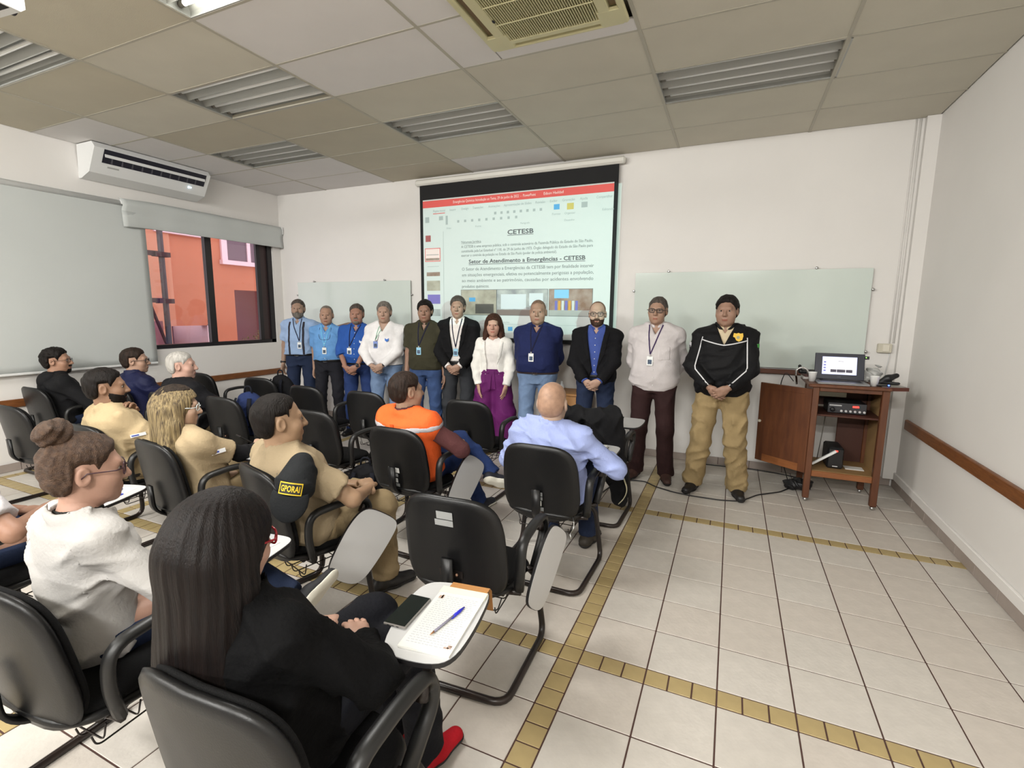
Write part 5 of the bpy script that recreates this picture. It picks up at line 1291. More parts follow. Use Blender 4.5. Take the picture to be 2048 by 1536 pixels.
# ------------------------------------------------------------------ things on the tablets and chairs
M_PAPER = mat('paper_white', (222, 221, 215), rough=.8)
def on_tablet(ch, dx, dy, dz=.0):                   # a point on a raised tablet, in the tablet's own frame
    tb = [c for c in chairs[ch].children if c.name.startswith('tablet')][0]; a = tb.rotation_euler[2]; c = chairs[ch]; b = c.rotation_euler[2]
    x = tb.location[0] + math.cos(a) * dx - math.sin(a) * dy; y = tb.location[1] + math.sin(a) * dx + math.cos(a) * dy
    return (c.location[0] + math.cos(b) * x - math.sin(b) * y, c.location[1] + math.sin(b) * x + math.cos(b) * y, .6912 + dz)
np_ = empty('notepad', on_tablet('fg', .028, -.01), .13, 'white notepad with handwriting and its kraft cover folded over the tablet edge', 'notepad')
bx('pages', M_PAPER, np_, -.079, .079, -.15, .13, 0, .006)
bx('cover_fold', mat('pad_binding', (234, 232, 206), rough=.7), np_, -.08, .08, .13, .165, 0, .007)
b = MB(); pr = [(.163, .005), (.200, .004), (.218, -.015), (.235, -.10), (.234, -.10), (.216, -.015), (.199, .002), (.163, .003)]; n = len(pr)
b.add([(-.06, y, z) for y, z in pr] + [(.075, y, z) for y, z in pr], [(i, (i + 1) % n, n + (i + 1) % n, n + i) for i in range(n)] + [tuple(range(n)), tuple(range(n, 2 * n))]); b.obj('cover', mat('kraft', (176, 124, 70), rough=.7), np_)
M_HW = mat('handwriting', (176, 178, 186), rough=.8); rr = random.Random(3); b = MB()
for k in range(24):
    y = .11 - k * .0102; x = -.066
    while x < .06:
        w = rr.uniform(.004, .012); b.box(x, x + w, y, y + .0022, .006, .0062); x += w + rr.uniform(.003, .005)
o = b.obj('handwriting', M_HW, np_); o['kind'] = 'stuff'
for (x, y) in ((-.062, .105), (.058, -.118)):
    b = MB()
    for k in range(6): b.box(x + rr.uniform(-.01, .01), x + rr.uniform(.0, .014), y + rr.uniform(-.01, .01), y + rr.uniform(.0, .012), .006, .0063)
    b.obj('ornament', mat('ornament_brown', (176, 150, 136)), np_)
pn = empty('pen', on_tablet('fg', .045, -.01, .0105), .13 - .28, 'blue capped clear ballpoint pen lying on the notepad', 'pen')
MB().tube([(0, -.075, 0), (0, .03, 0)], .0036, 8).obj('barrel', mat('pen_clear', (186, 182, 204), rough=.1, trans=.5), pn); MB().tube([(0, -.07, 0), (0, .02, 0)], .0016, 6).obj('ink', mat('pen_ink', (70, 50, 120)), pn)
MB().tube([(0, -.092, 0), (0, -.075, 0)], [.0008, .0034], 8).obj('tip', mat('pen_tip', (190, 140, 100), metal=.6, rough=.3), pn); MB().tube([(0, .015, 0), (0, .045, 0), (0, .068, 0)], [.0042, .0046, .0024], 8).obj('cap', mat('pen_cap', (36, 40, 190), rough=.35), pn); MB().box(.003, .006, .0, .045, -.001, .001).obj('clip', mat('pen_cap', 0), pn)
ph = empty('phone', on_tablet('fg', -.1, .0), .08, 'black smartphone in a clear case beside the notepad on the tablet', 'phone')
bx('case', mat('phone_case', (150, 146, 142), rough=.2, metal=.3), ph, -.038, .038, -.08, .08, 0, .009, .003); bx('glass', mat('phone_glass', (18, 26, 26), rough=.12), ph, -.035, .035, -.077, .077, .009, .0096)
for x in (-.02, -.004, .012): bx('port', M_BLK, ph, x - .004, x + .004, -.0805, -.0795, .003, .006)
# spiral notebook with blue edge on the left tablet
nb = empty('notebook', on_tablet('edge', -.01, -.05), .34, 'open spiral notebook with a blue edge on the tablet beside the woman in white', 'notebook')
bx('pages', M_PAPER, nb, -.08, .075, -.11, .10, .004, .012); bx('cover', mat('cover_blue', (40, 62, 190), rough=.5), nb, .066, .092, -.12, .11, 0, .005); bx('cover', mat('cover_blue', 0), nb, -.085, .07, -.12, .11, 0, .004)
for k in range(9): MB().tube([(-.075 + .0, -.1 + .022 * k, .012), (-.083, -.1 + .022 * k, .02), (-.09, -.1 + .022 * k, .008)], .0015, 5).obj('ring', M_STEEL, nb)
b = MB()
for k in range(16): b.box(-.06, .055 - rr.uniform(0, .03), .085 - k * .0115, .0865 - k * .0115, .012, .0122)
b.obj('handwriting', M_HW, nb)['kind'] = 'stuff'
sp = on_tablet('edge', .03, .11); o = MB().box(-.05, .05, -.035, .035, 0, .001).obj('card', M_PAPER); o.location = sp; o.rotation_euler = (0, 0, .4); tag(o, 'white slip of paper on the tablet beyond the blue-edged notebook', 'paper')
pn2 = empty('pen', on_tablet('edge', .05, .07, .0045), .9, 'blue pen lying between the notebook and the white slip', 'pen'); MB().tube([(0, -.065, 0), (0, .065, 0)], .004, 8).obj('barrel', mat('pen_slate', (70, 70, 130), rough=.3), pn2); MB().tube([(0, -.08, 0), (0, -.065, 0)], [.001, .0038], 8).obj('tip', M_STEEL, pn2)
nb = empty('notebook', on_tablet('bald', -.04, .02), -.05, 'white spiral notepad on the tablet of the bald man in pale blue', 'notebook')
bx('pages', M_PAPER, nb, -.075, .075, -.1, .11, .002, .014); bx('cover', mat('cover_dark', (60, 50, 52)), nb, -.078, .08, -.103, .113, 0, .002); b = MB()
for k in range(14): MB().tube([(.07, -.09 + .0145 * k, .014), (.08, -.09 + .0145 * k, .018), (.084, -.09 + .0145 * k, .006)], .0012, 5).obj('ring', M_STEEL, nb)
o = MB().box(-.07, .07, -.09, .09, 0, .002).obj('sheet', M_PAPER); o.location = on_tablet('ww', .0, .06); tag(o, 'blank sheet on the tablet of the woman in white', 'paper')
# wallet on the empty chair
w = empty('wallet', (-.40, -.10, .4705), .4, 'black wallet and phone lying on the seat of the nearest empty chair', 'wallet'); bx('body', M_BLK, w, -.05, .05, -.045, .045, 0, .016, .004); bx('screen', mat('wallet_screen', (40, 42, 52), rough=.15), w, -.04, .04, -.035, .035, .016, .0165); bx('edge', M_STEEL, w, -.05, .05, -.047, -.044, .004, .012)
# free tablet seen behind the blonde woman: the folded tablet chair of the next row with a pen
# backpack on the chair with two bolts
def backpack(loc, rz, m, m2, label, sc=1.0):
    t = empty('backpack', loc, rz, label, 'backpack')
    f = Fld([Ell((0, 0, .2), (.16, .10, .21), None, .03), Ell((0, .06, .13), (.12, .07, .11), None, .03), Cone((-.1, 0, .06), (.1, 0, .06), .07, .07, .04)], .011); f.warp(folds(6, .014, .09)); f.cut(lambda X, Y, Z: .002 - Z + 0 * X); V, Q = f.net(); link('body', np_mesh('body', V, Q, m), None, t)
    MB().tube([(-.04, -.02, .40), (-.03, -.02, .46), (.03, -.02, .46), (.04, -.02, .40)], .008, 6, .03).obj('handle', m2, t)
    for sx_ in (-1, 1): MB().tube([(sx_ * .07, -.09, .36), (sx_ * .09, -.14, .25), (sx_ * .09, -.1, .1)], .016, 6, .06, 0, False, .4, 1.2).obj('strap', m2, t)
    MB().tube([(-.13, .07, .27), (0, .105, .31), (.13, .07, .27)], .004, 6, .05).obj('zip', mat('zip_metal', (120, 116, 100), metal=.7, rough=.4), t)
    return t
backpack((-3.46, R2 + .24, .468), .2, cloth('pack_navy', (34, 46, 84)), cloth('pack_strap', (22, 24, 32)), 'navy blue backpack standing on a chair seat in front of the blonde woman')
backpack((-4.22, R1 + .25, .468), .1, cloth('pack_black', (20, 20, 23)), cloth('pack_strap', 0), 'black bag with a loop handle on a front row chair near the wall rail')
backpack((-2.02, R2 + .12, .02), .4, cloth('pack_black', 0), cloth('pack_strap', 0), 'black bag on the floor between the empty chair and the orange vest')
# jacket hung over a chair back
def hung_jacket():
    c = chairs['j']; t = empty('jacket', (c.location[0], c.location[1], 0), 0, 'black jacket draped over the back of the front chair beside the bald man', 'jacket')
    P = [Cone((-.2, -.268, .86), (.2, -.268, .86), .055, .055, .05)]
    for x in (-.19, -.07, .07, .19): P += [Cone((x, -.30, .84), (x * 1.18, -.285, .42), .05, .045, .06), Cone((x, -.23, .86), (x * 1.05, -.16, .6), .045, .035, .05)]
    P += [Cone((.24, -.27, .80), (.30, -.30, .30), .055, .045, .04), Cone((.26, -.28, .5), (.28, -.28, .24), .06, .05, .04), Cone((-.24, -.27, .8), (-.28, -.29, .4), .05, .045, .04)]
    f = Fld(P, .011); f.warp(folds(12, .02, .10, (1, .2, .2))); V, Q = f.net(); link('body', np_mesh('body', V, Q, cloth('jacket_black', (20, 20, 22))), None, t)
    MB().tube([(.32, -.33, .42), (.35, -.33, .34), (.33, -.33, .27), (.29, -.33, .22)], .012, 6, .05, 0, False, .3, 1.3).obj('lining', cloth('lining_cream', (206, 200, 170)), t)
hung_jacket()
# ------------------------------------------------------------------ clothes colours
J_DARK = cloth('jeans_dark', (36, 46, 70)); J_MID = cloth('jeans_mid', (58, 78, 118), var=.2); J_LIGHT = cloth('jeans_light', (112, 134, 166), var=.18); J_BLUE = cloth('jeans_blue', (40, 58, 104), var=.2)
T_BLACK = cloth('trouser_black', (36, 36, 42)); T_GREY = cloth('trouser_grey', (52, 54, 58)); T_BROWN = cloth('trouser_brown', (48, 30, 30)); T_KHAKI = cloth('trouser_khaki', (150, 130, 94)); T_TAN = cloth('trouser_tan', (142, 124, 94))
L_BLACK = mat('leather_black', (26, 24, 24), rough=.45); L_BROWN = mat('leather_brown', (62, 38, 32), rough=.7); SOLE = mat('sole_dark', (24, 22, 22), rough=.7); SOLEW = mat('sole_white', (222, 218, 204), rough=.6)
BELT = mat('belt_black', (24, 22, 22), rough=.4); BELTB = mat('belt_brown', (52, 40, 38), rough=.45)
def hairm(n, rgb, rgb2=None, st=(1, 1, .15)): return mat(n, rgb, rough=.55, rgb2=rgb2 or tuple(int(v * .6) for v in rgb), vscale=60, bump=.5, bscale=180, stretch=st, spec=.15)
H_BLACK = hairm('hair_black', (30, 25, 23)); H_GREY = hairm('hair_grey', (128, 122, 114), (84, 78, 72)); H_WHITE = hairm('hair_white', (196, 192, 186), (160, 156, 150)); H_SALT = hairm('hair_salt', (92, 84, 78), (54, 48, 44)); H_DBROWN = hairm('hair_dark_brown', (52, 40, 34)); H_STUB = hairm('hair_stubble', (120, 92, 76), (104, 78, 64))
LAN = cloth('lanyard_navy', (30, 30, 52)); LANB = cloth('lanyard_sky', (110, 180, 220)); BADGE = mat('badge_white', (236, 238, 236), rough=.3)
GL_DARK = mat('glasses_dark', (34, 28, 28), rough=.35)
def clasp(h, z=.95, x=0.0, fw=.20, left=1):
    """both hands folded low in front of the body"""
    k = h.k
    h.arm(1, (.075 + x, fw - .01 * left, z * k), (1, -.35, -.1), (-.85, .30, -.55), (-.25, -1, .1), .75, .8)
    h.arm(-1, (-.07 + x, fw + .022 * left, (z + .01) * k), (-1, -.35, -.1), (.88, .18, -.5), (.25, -1, .1), .75, .8)
    return h
def behind(h):
    for d in (1, -1): h.arm(d, (d * .10, -.19, .92 * h.k), (d, .12, 0), (-d, -.1, -.4), (0, 1, 0), .5)
    return h
def logo(h, name, m, u, t, pts, parent=None, sc=1.0, onback=False):
    q = h.back(u, t, .004) if onback else h.front(u, t, .013)
    if q is None: return None
    M = h.frame(q, -h.fwd if onback else None); b = MB(); b.prism([(x * sc, z * sc) for x, z in pts], -.0015, .016, 0, M @ Matrix.Rotation(math.pi / 2, 4, 'X')); 
    return b.obj(name, m, parent or h.o)
FOX = [(-.022, .02), (-.008, .008), (.008, .008), (.022, .02), (.022, -.006), (.0, -.024), (-.022, -.006)]
SHIELD = [(-.03, .03), (-.012, .026), (0, .032), (.012, .026), (.03, .03), (.034, .008), (.028, -.02), (0, -.036), (-.028, -.02), (-.034, .008)]
def seam_buttons(h, m, n=6, t0=-.09, t1=-.42, u=0.0):
    for k in range(n):
        q = h.front(u, t0 + (t1 - t0) * k / (n - 1), .001)
        if q is not None: MB().lathe([(.001, 0), (.0052, 0), (.0052, .002), (.001, .0022)], 8, 0, h.frame(q) @ Matrix.Rotation(-math.pi / 2, 4, 'X')).obj('button', m, h.o)
M_BTN = mat('button_pale', (226, 226, 222), rough=.4)
PI = math.pi

# ------------------------------------------------------------------ the standing row
G = 'people standing in front of the screen'
# 1 man with suspenders
S_LB = cloth('shirt_pale_blue', (150, 174, 208))
h = Human((-4.93, 3.0, 0), PI + 0.45, 'grey bearded man in a pale blue short-sleeved shirt with dark suspenders', 1.77, w=1.04, belly=.035, tone=(178, 134, 108), head=(12, 2, 0), group=G)
h.hang(1, .06, .02); h.arm(-1, (-.64, -.12, 1.43), (0, -1, -.6), (-.8, .6, .12), (0, -.3, -1), .5)
h.build().top(S_LB, 'short', hem=.22, vneck=(.045, .07), seed=21); h.collar(S_LB); h.trousers(J_DARK, seed=4); h.belt(BELT, buckle=M_STEEL); h.shoes(L_BLACK, SOLE)
M_SUSP = cloth('suspender', (54, 52, 60))
for d in (1, -1): h.patch('suspender', M_SUSP, lambda u, v, t, d=d: np.maximum(np.abs(u - d * (.095 + .04 * np.clip((t + .42) / .4, 0, 1) * 0 + .0)) - .016, np.maximum(-t - .475, t + .03)), .005)
h.hair(H_SALT, receding=.008); h.brows(H_GREY); h.beard(H_GREY, True); h.lanyard(LAN, .30, uoff=-.05, bm=BADGE); h.watch(1)
# 2 balding man, sky blue
S_SKY = cloth('shirt_sky', (104, 154, 208))
h = Human((-4.40, 2.98, 0), PI + 0.45, 'balding man in a sky blue short-sleeved shirt with a hand resting on his shoulder', 1.675, w=1.05, belly=.04, tone=(186, 136, 108), head=(10, 0, 0), group=G)
h.hang(1, .03, -.02).hang(-1, .03, -.04); h.build(fat=.004).top(S_SKY, 'short', hem=.22, vneck=(.045, .075), seed=22); h.collar(S_SKY); h.trousers(T_BLACK, seed=5); h.belt(BELT, buckle=M_STEEL); h.shoes(L_BLACK, SOLE)
h.hair(H_GREY, receding=.05, th=.005, noise=.001); h.brows(H_GREY); h.lanyard(LANB, .27, bm=BADGE, wd=.013); seam_buttons(h, M_BTN)
# glasses hanging on a cord
b = MB(); pts = [h.front(u, t, .006) for u, t in ((-.075, -.02), (-.075, -.12), (-.06, -.17), (0, -.178), (.06, -.17), (.075, -.12), (.075, -.02))]
if all(p is not None for p in pts): b.tube([Vector(p) for p in pts], .002, 6, .02); b.obj('glasses_cord', GL_DARK, h.o)
# 3 royal blue shirt
S_RB = cloth('shirt_royal', (44, 84, 158)); S_RBC = cloth('cuff_pale', (110, 144, 200))
h = Human((-3.84, 2.93, 0), PI + 0.42, 'man in a royal blue shirt with rolled cuffs and folded hands', 1.70, w=1.1, belly=.055, tone=(176, 120, 94), head=(8, 0, 0), group=G)
clasp(h, .945, .02, .25).build(fat=.006).top(S_RB, 'roll', hem=.2, vneck=(.045, .08), seed=23, loose=.01); h.collar(S_RB); h.trousers(J_BLUE, seed=6); h.belt(BELT, .2); h.shoes(L_BLACK, SOLE)
for d in (1, -1):
    e = h.E[d] + (h.W[d] - h.E[d]) * .22; u = unit(h.W[d] - h.E[d]); sdf_obj('cuff', Fld([FCone(e - u * .028, e + u * .014, .063, .063, .0)], .007), S_RBC, h.o)
h.hair(H_SALT, receding=.006); h.brows(H_DBROWN); h.beard(H_GREY, False, th=.002); h.lanyard(LAN, .27, uoff=.06, bm=BADGE); logo(h, 'emblem', mat('emblem_white', (220, 228, 236)), -.085, -.2, FOX); seam_buttons(h, M_BTN); h.watch(-1)
# 4 white long sleeve
S_WH = cloth('shirt_white', (228, 226, 226))
h = Human((-3.38, 2.90, 0), PI + 0.36, 'grey-haired man in a white v-neck long-sleeved shirt with a blue emblem', 1.735, w=1.06, belly=.02, tone=(188, 142, 116), head=(8, 0, 0), group=G)
clasp(h, .97, .04, .22).build().top(S_WH, 'long', hem=.17, vneck=(.05, .10), seed=24, loose=.012); h.trousers(J_LIGHT, seed=7, waist=.17); h.shoes(L_BROWN, SOLE)
h.hair(H_GREY, th=.012); h.brows(H_GREY); logo(h, 'emblem', mat('emblem_blue', (52, 110, 196)), -.065, -.19, FOX); h.lanyard(cloth('lanyard_green', (90, 160, 120)), .2, u0=.03, uoff=.075, wd=.006, bm=mat('badge_blue', (120, 140, 200))); h.watch(-1)
b = MB(); pts = [h.front(u, t, .008) for u, t in ((.03, -.13), (.05, -.2), (.085, -.21), (.06, -.13))]
if all(p is not None for p in pts): b.tube([Vector(p) for p in pts], .0025, 6, .012); b.obj('hooked_glasses', GL_DARK, h.o)
# 5 olive polo
S_OL = cloth('polo_olive', (58, 56, 42))
h = Human((-2.80, 2.93, 0), PI + 0.32, 'dark-haired man in an olive polo shirt with an identity badge', 1.755, w=1.06, belly=.04, tone=(166, 118, 92), head=(6, 0, 0), group=G)
h.hang(1, .05, .05, .3); h.hang(-1, .05, .06, .3); h.build(fat=.003).top(S_OL, 'short', hem=.1, vneck=(.035, .09), seed=25, loose=.012); h.collar(S_OL, open_=.02); h.trousers(J_MID, seed=8, waist=.15); h.shoes(L_BLACK, SOLE)
h.hair(H_BLACK, th=.018); h.brows(H_BLACK); h.lanyard(LAN, .27, bm=mat('badge_sky', (150, 200, 226)), uoff=.04)
# jackets: shell over a shirt, open in front, with lapels
def jacket(h, m, open_top=.075, stance_t=-.36, hem=-.02, seed=31, loose=.02, long_=0.0, button=True, name='jacket', lap=.055, sleeve='long', gap=.0, drop=.5):
    o = h.top(m, sleeve, loose=loose, hem=hem, neck=.02, name=name, seed=seed, amp=.009, nk=.075)
    f = h.topf
    def cut(X, Y, Z):
        u, v, t = h.upar(X, Y, Z), h.vpar(X, Y, Z), h.tpar(X, Y, Z) - h.TL
        w = np.where(t > stance_t, gap + (open_top - gap) * np.clip((t - stance_t) / (-.05 - stance_t), 0, 1), gap + np.clip(stance_t - t, 0, 1) * drop)
        return np.where(v > 0.02, np.minimum(w - np.abs(u), .02), -1)
    f.cut(cut); V, Q = f.net(); o.data = np_mesh(name, V, Q, m)
    for d in (1, -1):
        def reg(u, v, t, d=d):
            a = u * d; k = np.clip((t - stance_t) / (-.05 - stance_t), 0, 1); inner = gap + (open_top - gap) * k
            return np.where(v > 0.0, np.maximum(np.maximum(inner - a, a - inner - lap * np.clip(k * 2.2, 0.05, 1)), np.maximum(stance_t - t, t + .03)), 1)
        h.patch('lapel', m, reg, .007, parent=o)
    if button:
        q = h.front(.012, stance_t - .015, .002)
        if q is not None: MB().lathe([(.001, 0), (.009, 0), (.009, .003), (.001, .0035)], 10, 0, h.frame(q) @ Matrix.Rotation(-PI / 2, 4, 'X')).obj('button', M_BLK, o)
    return o
# 6 black suit
h = Human((-2.42, 3.05, 0), PI + 0.28, 'tall grey-haired man in a black suit jacket over a white shirt', 1.815, w=1.0, belly=.015, tone=(182, 134, 108), head=(5, 0, 0), group=G)
clasp(h, .955, 0, .22).build(); S_DW = cloth('dress_shirt_white', (226, 220, 216)); h.top(S_DW, 'long', hem=.2, vneck=(.035, .06), seed=26, loose=-.006, amp=.004); h.collar(S_DW); tf = h.topf
h.trousers(T_GREY, seed=9); h.belt(BELT, .21, buckle=M_STEEL); h.lanyard(LAN, .33, bm=mat('badge_sky', 0)); jacket(h, cloth('suit_black', (18, 18, 20)), .085, -.40, -.02, gap=.03); h.shoes(L_BLACK, SOLE)
for d in (1, -1):
    u = unit(h.W[d] - h.E[d]); sdf_obj('shirt_cuff', Fld([FCone(h.W[d] - u * .03, h.W[d] + u * .006, .037, .037, .0)], .006), S_DW, h.o)
h.hair(H_SALT, th=.014); h.brows(H_SALT)
# 7 woman, white blazer and purple wide trousers
h = Human((-1.90, 2.95, 0), PI + 0.26, 'smiling woman in a white blazer and wide purple trousers', 1.58, fem=True, tone=(206, 150, 124), head=(4, 0, 0), group=G)
h.arm(1, (.155, .10, .80), (1, -.6, 0), (-.15, .2, -1), (-.6, -.3, 0), .25); h.arm(-1, (-.16, .11, .80), (-1, -.6, 0), (.2, .2, -1), (.6, -.3, 0), .25); h.build()
S_WT = cloth('top_white', (226, 222, 218)); h.top(S_WT, 'none', hem=.335, neck=.02, seed=27, loose=-.004, amp=.004, nk=.062)
M_PUR = cloth('purple_crepe', (96, 30, 92), rough=.7)
P = [Loft(h.P0 - h.up * .02, h.N, h.right, [(a, b + .010, c + .014, d + .004) for a, b, c, d in h.prof], .04, .010)]
for d in (1, -1): P += [Cone(h.hip[d], (d * .13, .02, .45), .105, .125, .05), Cone((d * .13, .02, .45), (d * .15, .0, .06), .125, .15, .05)]
f = Fld(P, .011); f.warp(folds(41, .010, .11, (1, .3, .05))); f.cut(lambda X, Y, Z: np.maximum(h.tpar(X, Y, Z) - .36 * h.TL, .03 - Z)); o = sdf_obj('wide_trousers', f, M_PUR, h.o); h.wf = f
f2 = f.copy().offset(.006); f2.cut(lambda X, Y, Z: np.abs(h.tpar(X, Y, Z) - .33 * h.TL) - .028); sdf_obj('waistband', f2, M_PUR, o)
for d in (1, -1):
    pts = [h.front(d * .012 + d * .02 * k, -.36 - .07 * k * 3, .01, f) for k in (0, .5, 1)]; h.ribbon('sash', M_PUR, pts, .03, .003, o)
jacket(h, cloth('blazer_white', (232, 230, 224)), .085, -.30, -.18, gap=.055, sleeve='long', button=False, lap=.04, drop=.12, seed=33, loose=.016); h.shoes(L_BLACK, SOLE)
def long_hair(h, m, length=.20, spread=.055, seed=3, frontc=.03, th=.014, w=.05, name='hair', hh=.0055, face=.055, noise=.003, back=.0):
    hs = h.hs; P = [Ell(h.hp(0, -.016, .036), V3(.078 + th, .1 + th, .086 + th) * hs, h.hR, .01), Ell(h.hp(0, -.03, -.02), V3(.078 + th, .08 + th, .08) * hs, h.hR, .03)]
    dn = -V3(0, 0, 1)
    for d in (1, -1):
        a = h.hp(d * .066, .0, .02); b = h.hp(d * .078, -.01, -.09); c = b + dn * length + h.right * d * spread * .4 + h.fwd * frontc
        P += [Cone(a, b, .03, .034, .03), Cone(b, c, .036, w * .62, .03)]
        a = h.hp(d * .05, -.07, -.02); c = a + dn * (length + .1) + h.right * d * spread - h.fwd * (.02 + back); P += [Cone(a, c, .05, w * .8, .04)]
    a = h.hp(0, -.09, -.0); P.append(Cone(a, a + dn * (length + .12) - h.fwd * (.01 + back), .055, w, .05))
    f = Fld(P, hh, .02); r = np.random.RandomState(seed); ph = r.uniform(0, 6, 4)
    def strands(X, Y, Z):
        a = np.arctan2((X - h.HC[0]) * 1.0, -(Y - h.HC[1]) + .02); zz = Z * 9
        return noise * (np.sin(a * 34 + 1.6 * np.sin(zz + ph[0]) + ph[1]) + .7 * np.sin(a * 61 + 1.2 * np.sin(zz * 1.7 + ph[2]) + ph[3])) - noise * .3
    f.warp(strands)
    def keep(X, Y, Z):
        x, y, z = h.HL(X, Y, Z); ax = np.abs(x)
        fc = np.minimum(np.minimum(y - .035 + .15 * ax, face - ax + .35 * np.clip(-z - .02, 0, .1) * 0), .066 - z + .0 * ax - .25 * ax)     # face window
        fc2 = np.minimum(y - .0, -.02 - z + 10 * (ax > face)) if False else -1
        return fc * hs
    f.cut(keep); return sdf_obj(name, f, m, h.o)
H_BROWN = hairm('hair_brown', (74, 46, 34), (44, 26, 20)); long_hair(h, H_BROWN, .12, .05); h.brows(H_DBROWN, .003)
for d in (1, -1): pts = [h.front(d * .045 * (1 - k) ** .6, -.04 - .17 * k, .0025) for k in (0, .25, .5, .75, 1)]; h.ribbon('necklace', mat('chain', (196, 190, 170), metal=.8, rough=.3), pts, .003, .001)
h.watch(-1)
# 8 navy shirt
S_NV = cloth('shirt_navy', (30, 38, 78))
h = Human((-1.36, 2.93, 0), PI + 0.2, 'bald heavy man in a navy shirt with his hands behind his back', 1.76, w=1.16, belly=.06, tone=(172, 122, 96), head=(3, 0, 0), group=G, hs=1.03)
behind(h).build(fat=.008).top(S_NV, 'roll', hem=.19, vneck=(.045, .08), seed=28, loose=.012); h.collar(S_NV); h.trousers(J_LIGHT, seed=10, waist=.2); h.belt(BELTB, .19, buckle=M_STEEL); h.shoes(L_BROWN, SOLE)
h.hair(H_STUB, th=.0015, noise=.0003, receding=.03); h.brows(H_BLACK); h.lanyard(LAN, .28, uoff=.035, bm=BADGE); h.watch(-1)
# 9 black blazer with blue shirt
h = Human((-.71, 2.93, 0), PI + 0.12, 'bald man with glasses in a black blazer over a blue shirt', 1.745, w=1.06, belly=.02, tone=(196, 148, 122), head=(4, 0, 0), group=G)
clasp(h, .95, 0, .23).build(); S_BS = cloth('shirt_denim', (66, 84, 150)); h.top(S_BS, 'long', hem=.15, vneck=(.035, .06), seed=29, loose=-.006, amp=.004); h.collar(S_BS); seam_buttons(h, M_BTN, 6, -.1, -.44)
h.trousers(J_DARK, seed=11); h.belt(BELT, .2); jacket(h, cloth('blazer_black', (17, 17, 20)), .085, -.43, -.04, gap=.02, seed=35); h.shoes(L_BROWN, SOLE)
for d in (1, -1):
    u = unit(h.W[d] - h.E[d]); sdf_obj('shirt_cuff', Fld([FCone(h.W[d] - u * .03, h.W[d] + u * .004, .037, .037, .0)], .006), S_BS, h.o)
h.hair(H_STUB, th=.002, noise=.0003, receding=.06); h.brows(H_DBROWN); h.beard(hairm('beard_brown', (74, 50, 40)), True, th=.003); h.glasses(GL_DARK, (.027, .02), .0024)
# 10 pale shirt, brown trousers
S_PL = cloth('shirt_pale', (200, 194, 194), var=.06)
h = Human((-.10, 2.80, 0), PI + 0.03, 'man with glasses in an untucked pale shirt and brown trousers', 1.79, w=1.08, belly=.04, tone=(182, 134, 106), head=(-4, 0, 2), group=G, stance=.01)
behind(h).build(fat=.002).top(S_PL, 'long', hem=.02, vneck=(.045, .08), seed=30, loose=.020); h.collar(S_PL); h.trousers(T_BROWN, seed=12, waist=.1, loose=.016, flare=.008); h.shoes(L_BROWN, SOLE, 'boot')
h.hair(H_SALT, th=.008); h.brows(H_SALT); h.glasses(GL_DARK, (.027, .017), .0028); h.lanyard(cloth('lanyard_purple', (64, 48, 84)), .27, uoff=.03, bm=BADGE); seam_buttons(h, M_BTN, 7, -.1, -.55)
h.patch('pocket', S_PL, lambda u, v, t: np.where(v > 0, np.maximum(np.abs(u + .09) - .055, np.abs(t + .25) - .065), 1), .0035)
# 11 black jacket with white piping, khaki trousers
M_JK = cloth('uniform_black', (17, 17, 19), rough=.7)
h = Human((.50, 2.66, 0), PI - 0.02, 'man in a black uniform jacket with white piping and khaki trousers', 1.79, w=1.12, belly=.04, tone=(172, 124, 98), head=(-6, 0, 0), group=G, stance=.05, hs=1.02)
clasp(h, .98, .01, .25); S_TN = cloth('undershirt_tan', (206, 190, 160)); h.build(fat=.008); h.top(S_TN, 'short', hem=.3, seed=31, loose=-.010, amp=.002, vneck=(.03, .05)); h.collar(S_TN, open_=.02)
h.trousers(T_KHAKI, seed=13, waist=.13, loose=.026, amp=.018, flare=.01); o = h.top(M_JK, 'long', loose=.024, hem=.05, vneck=(.065, .15), seed=36, amp=.012, name='uniform_jacket', nk=.075); h.collar(M_JK, .08, .045, .055); h.shoes(L_BLACK, SOLE, 'boot')
M_PIPE_W = cloth('piping_white', (214, 214, 216))
pts = [h.front(u, -.125 - .02 * math.cos(u * 9) + .12 * abs(u), .004) for u in np.linspace(-.175, .175, 25)]; h.ribbon('piping', M_PIPE_W, pts, .009, .0022, o)
for d in (1, -1):
    pts = []
    S_, E_, W_ = h.S[d], h.E[d], h.W[d]
    for k in range(16):
        q = k / 15; base = S_ + (E_ - S_) * min(1, q * 2) if q < .5 else E_ + (W_ - E_) * (q * 2 - 1) * .9
        r = h.topf.hit(base + h.fwd * .3 + h.right * (-d) * .02, -h.fwd); pts.append(None if r is None else r + h.fwd * .002)
    h.ribbon('piping', M_PIPE_W, pts, .009, .0015, o)
logo(h, 'badge', mat('badge_gold', (224, 182, 56), rough=.4), -.105, -.075, SHIELD, o, 1.15); logo(h, 'badge_centre', mat('badge_grey', (150, 150, 120), rough=.5), -.105, -.077, [(.012 * math.cos(a), .012 * math.sin(a)) for a in np.linspace(0, 6.28, 12)[:-1]], o, 1.1)
for (d, nm, m) in ((-1, 'flag_patch', mat('flag_green', (70, 170, 70))), (1, 'name_patch', mat('patch_white', (206, 206, 210)))):
    c = h.S[d] + (h.E[d] - h.S[d]) * .28; q = h.topf.hit(c + h.right * d * .25 + h.fwd * .1, -h.right * d - h.fwd * .4)
    if q is not None: MB().box(-.022, .022, -.002, .002, -.022, .022, 0, 0, h.frame(q, h.right * d + h.fwd * .4)).obj(nm, m, o)
h.hair(H_BLACK, th=.016); h.brows(H_BLACK)
b = MB(); pts = [h.front(u, t, .004) for u, t in ((-.02, -.07), (-.03, -.10), (0, -.115), (.03, -.10), (.02, -.07))]
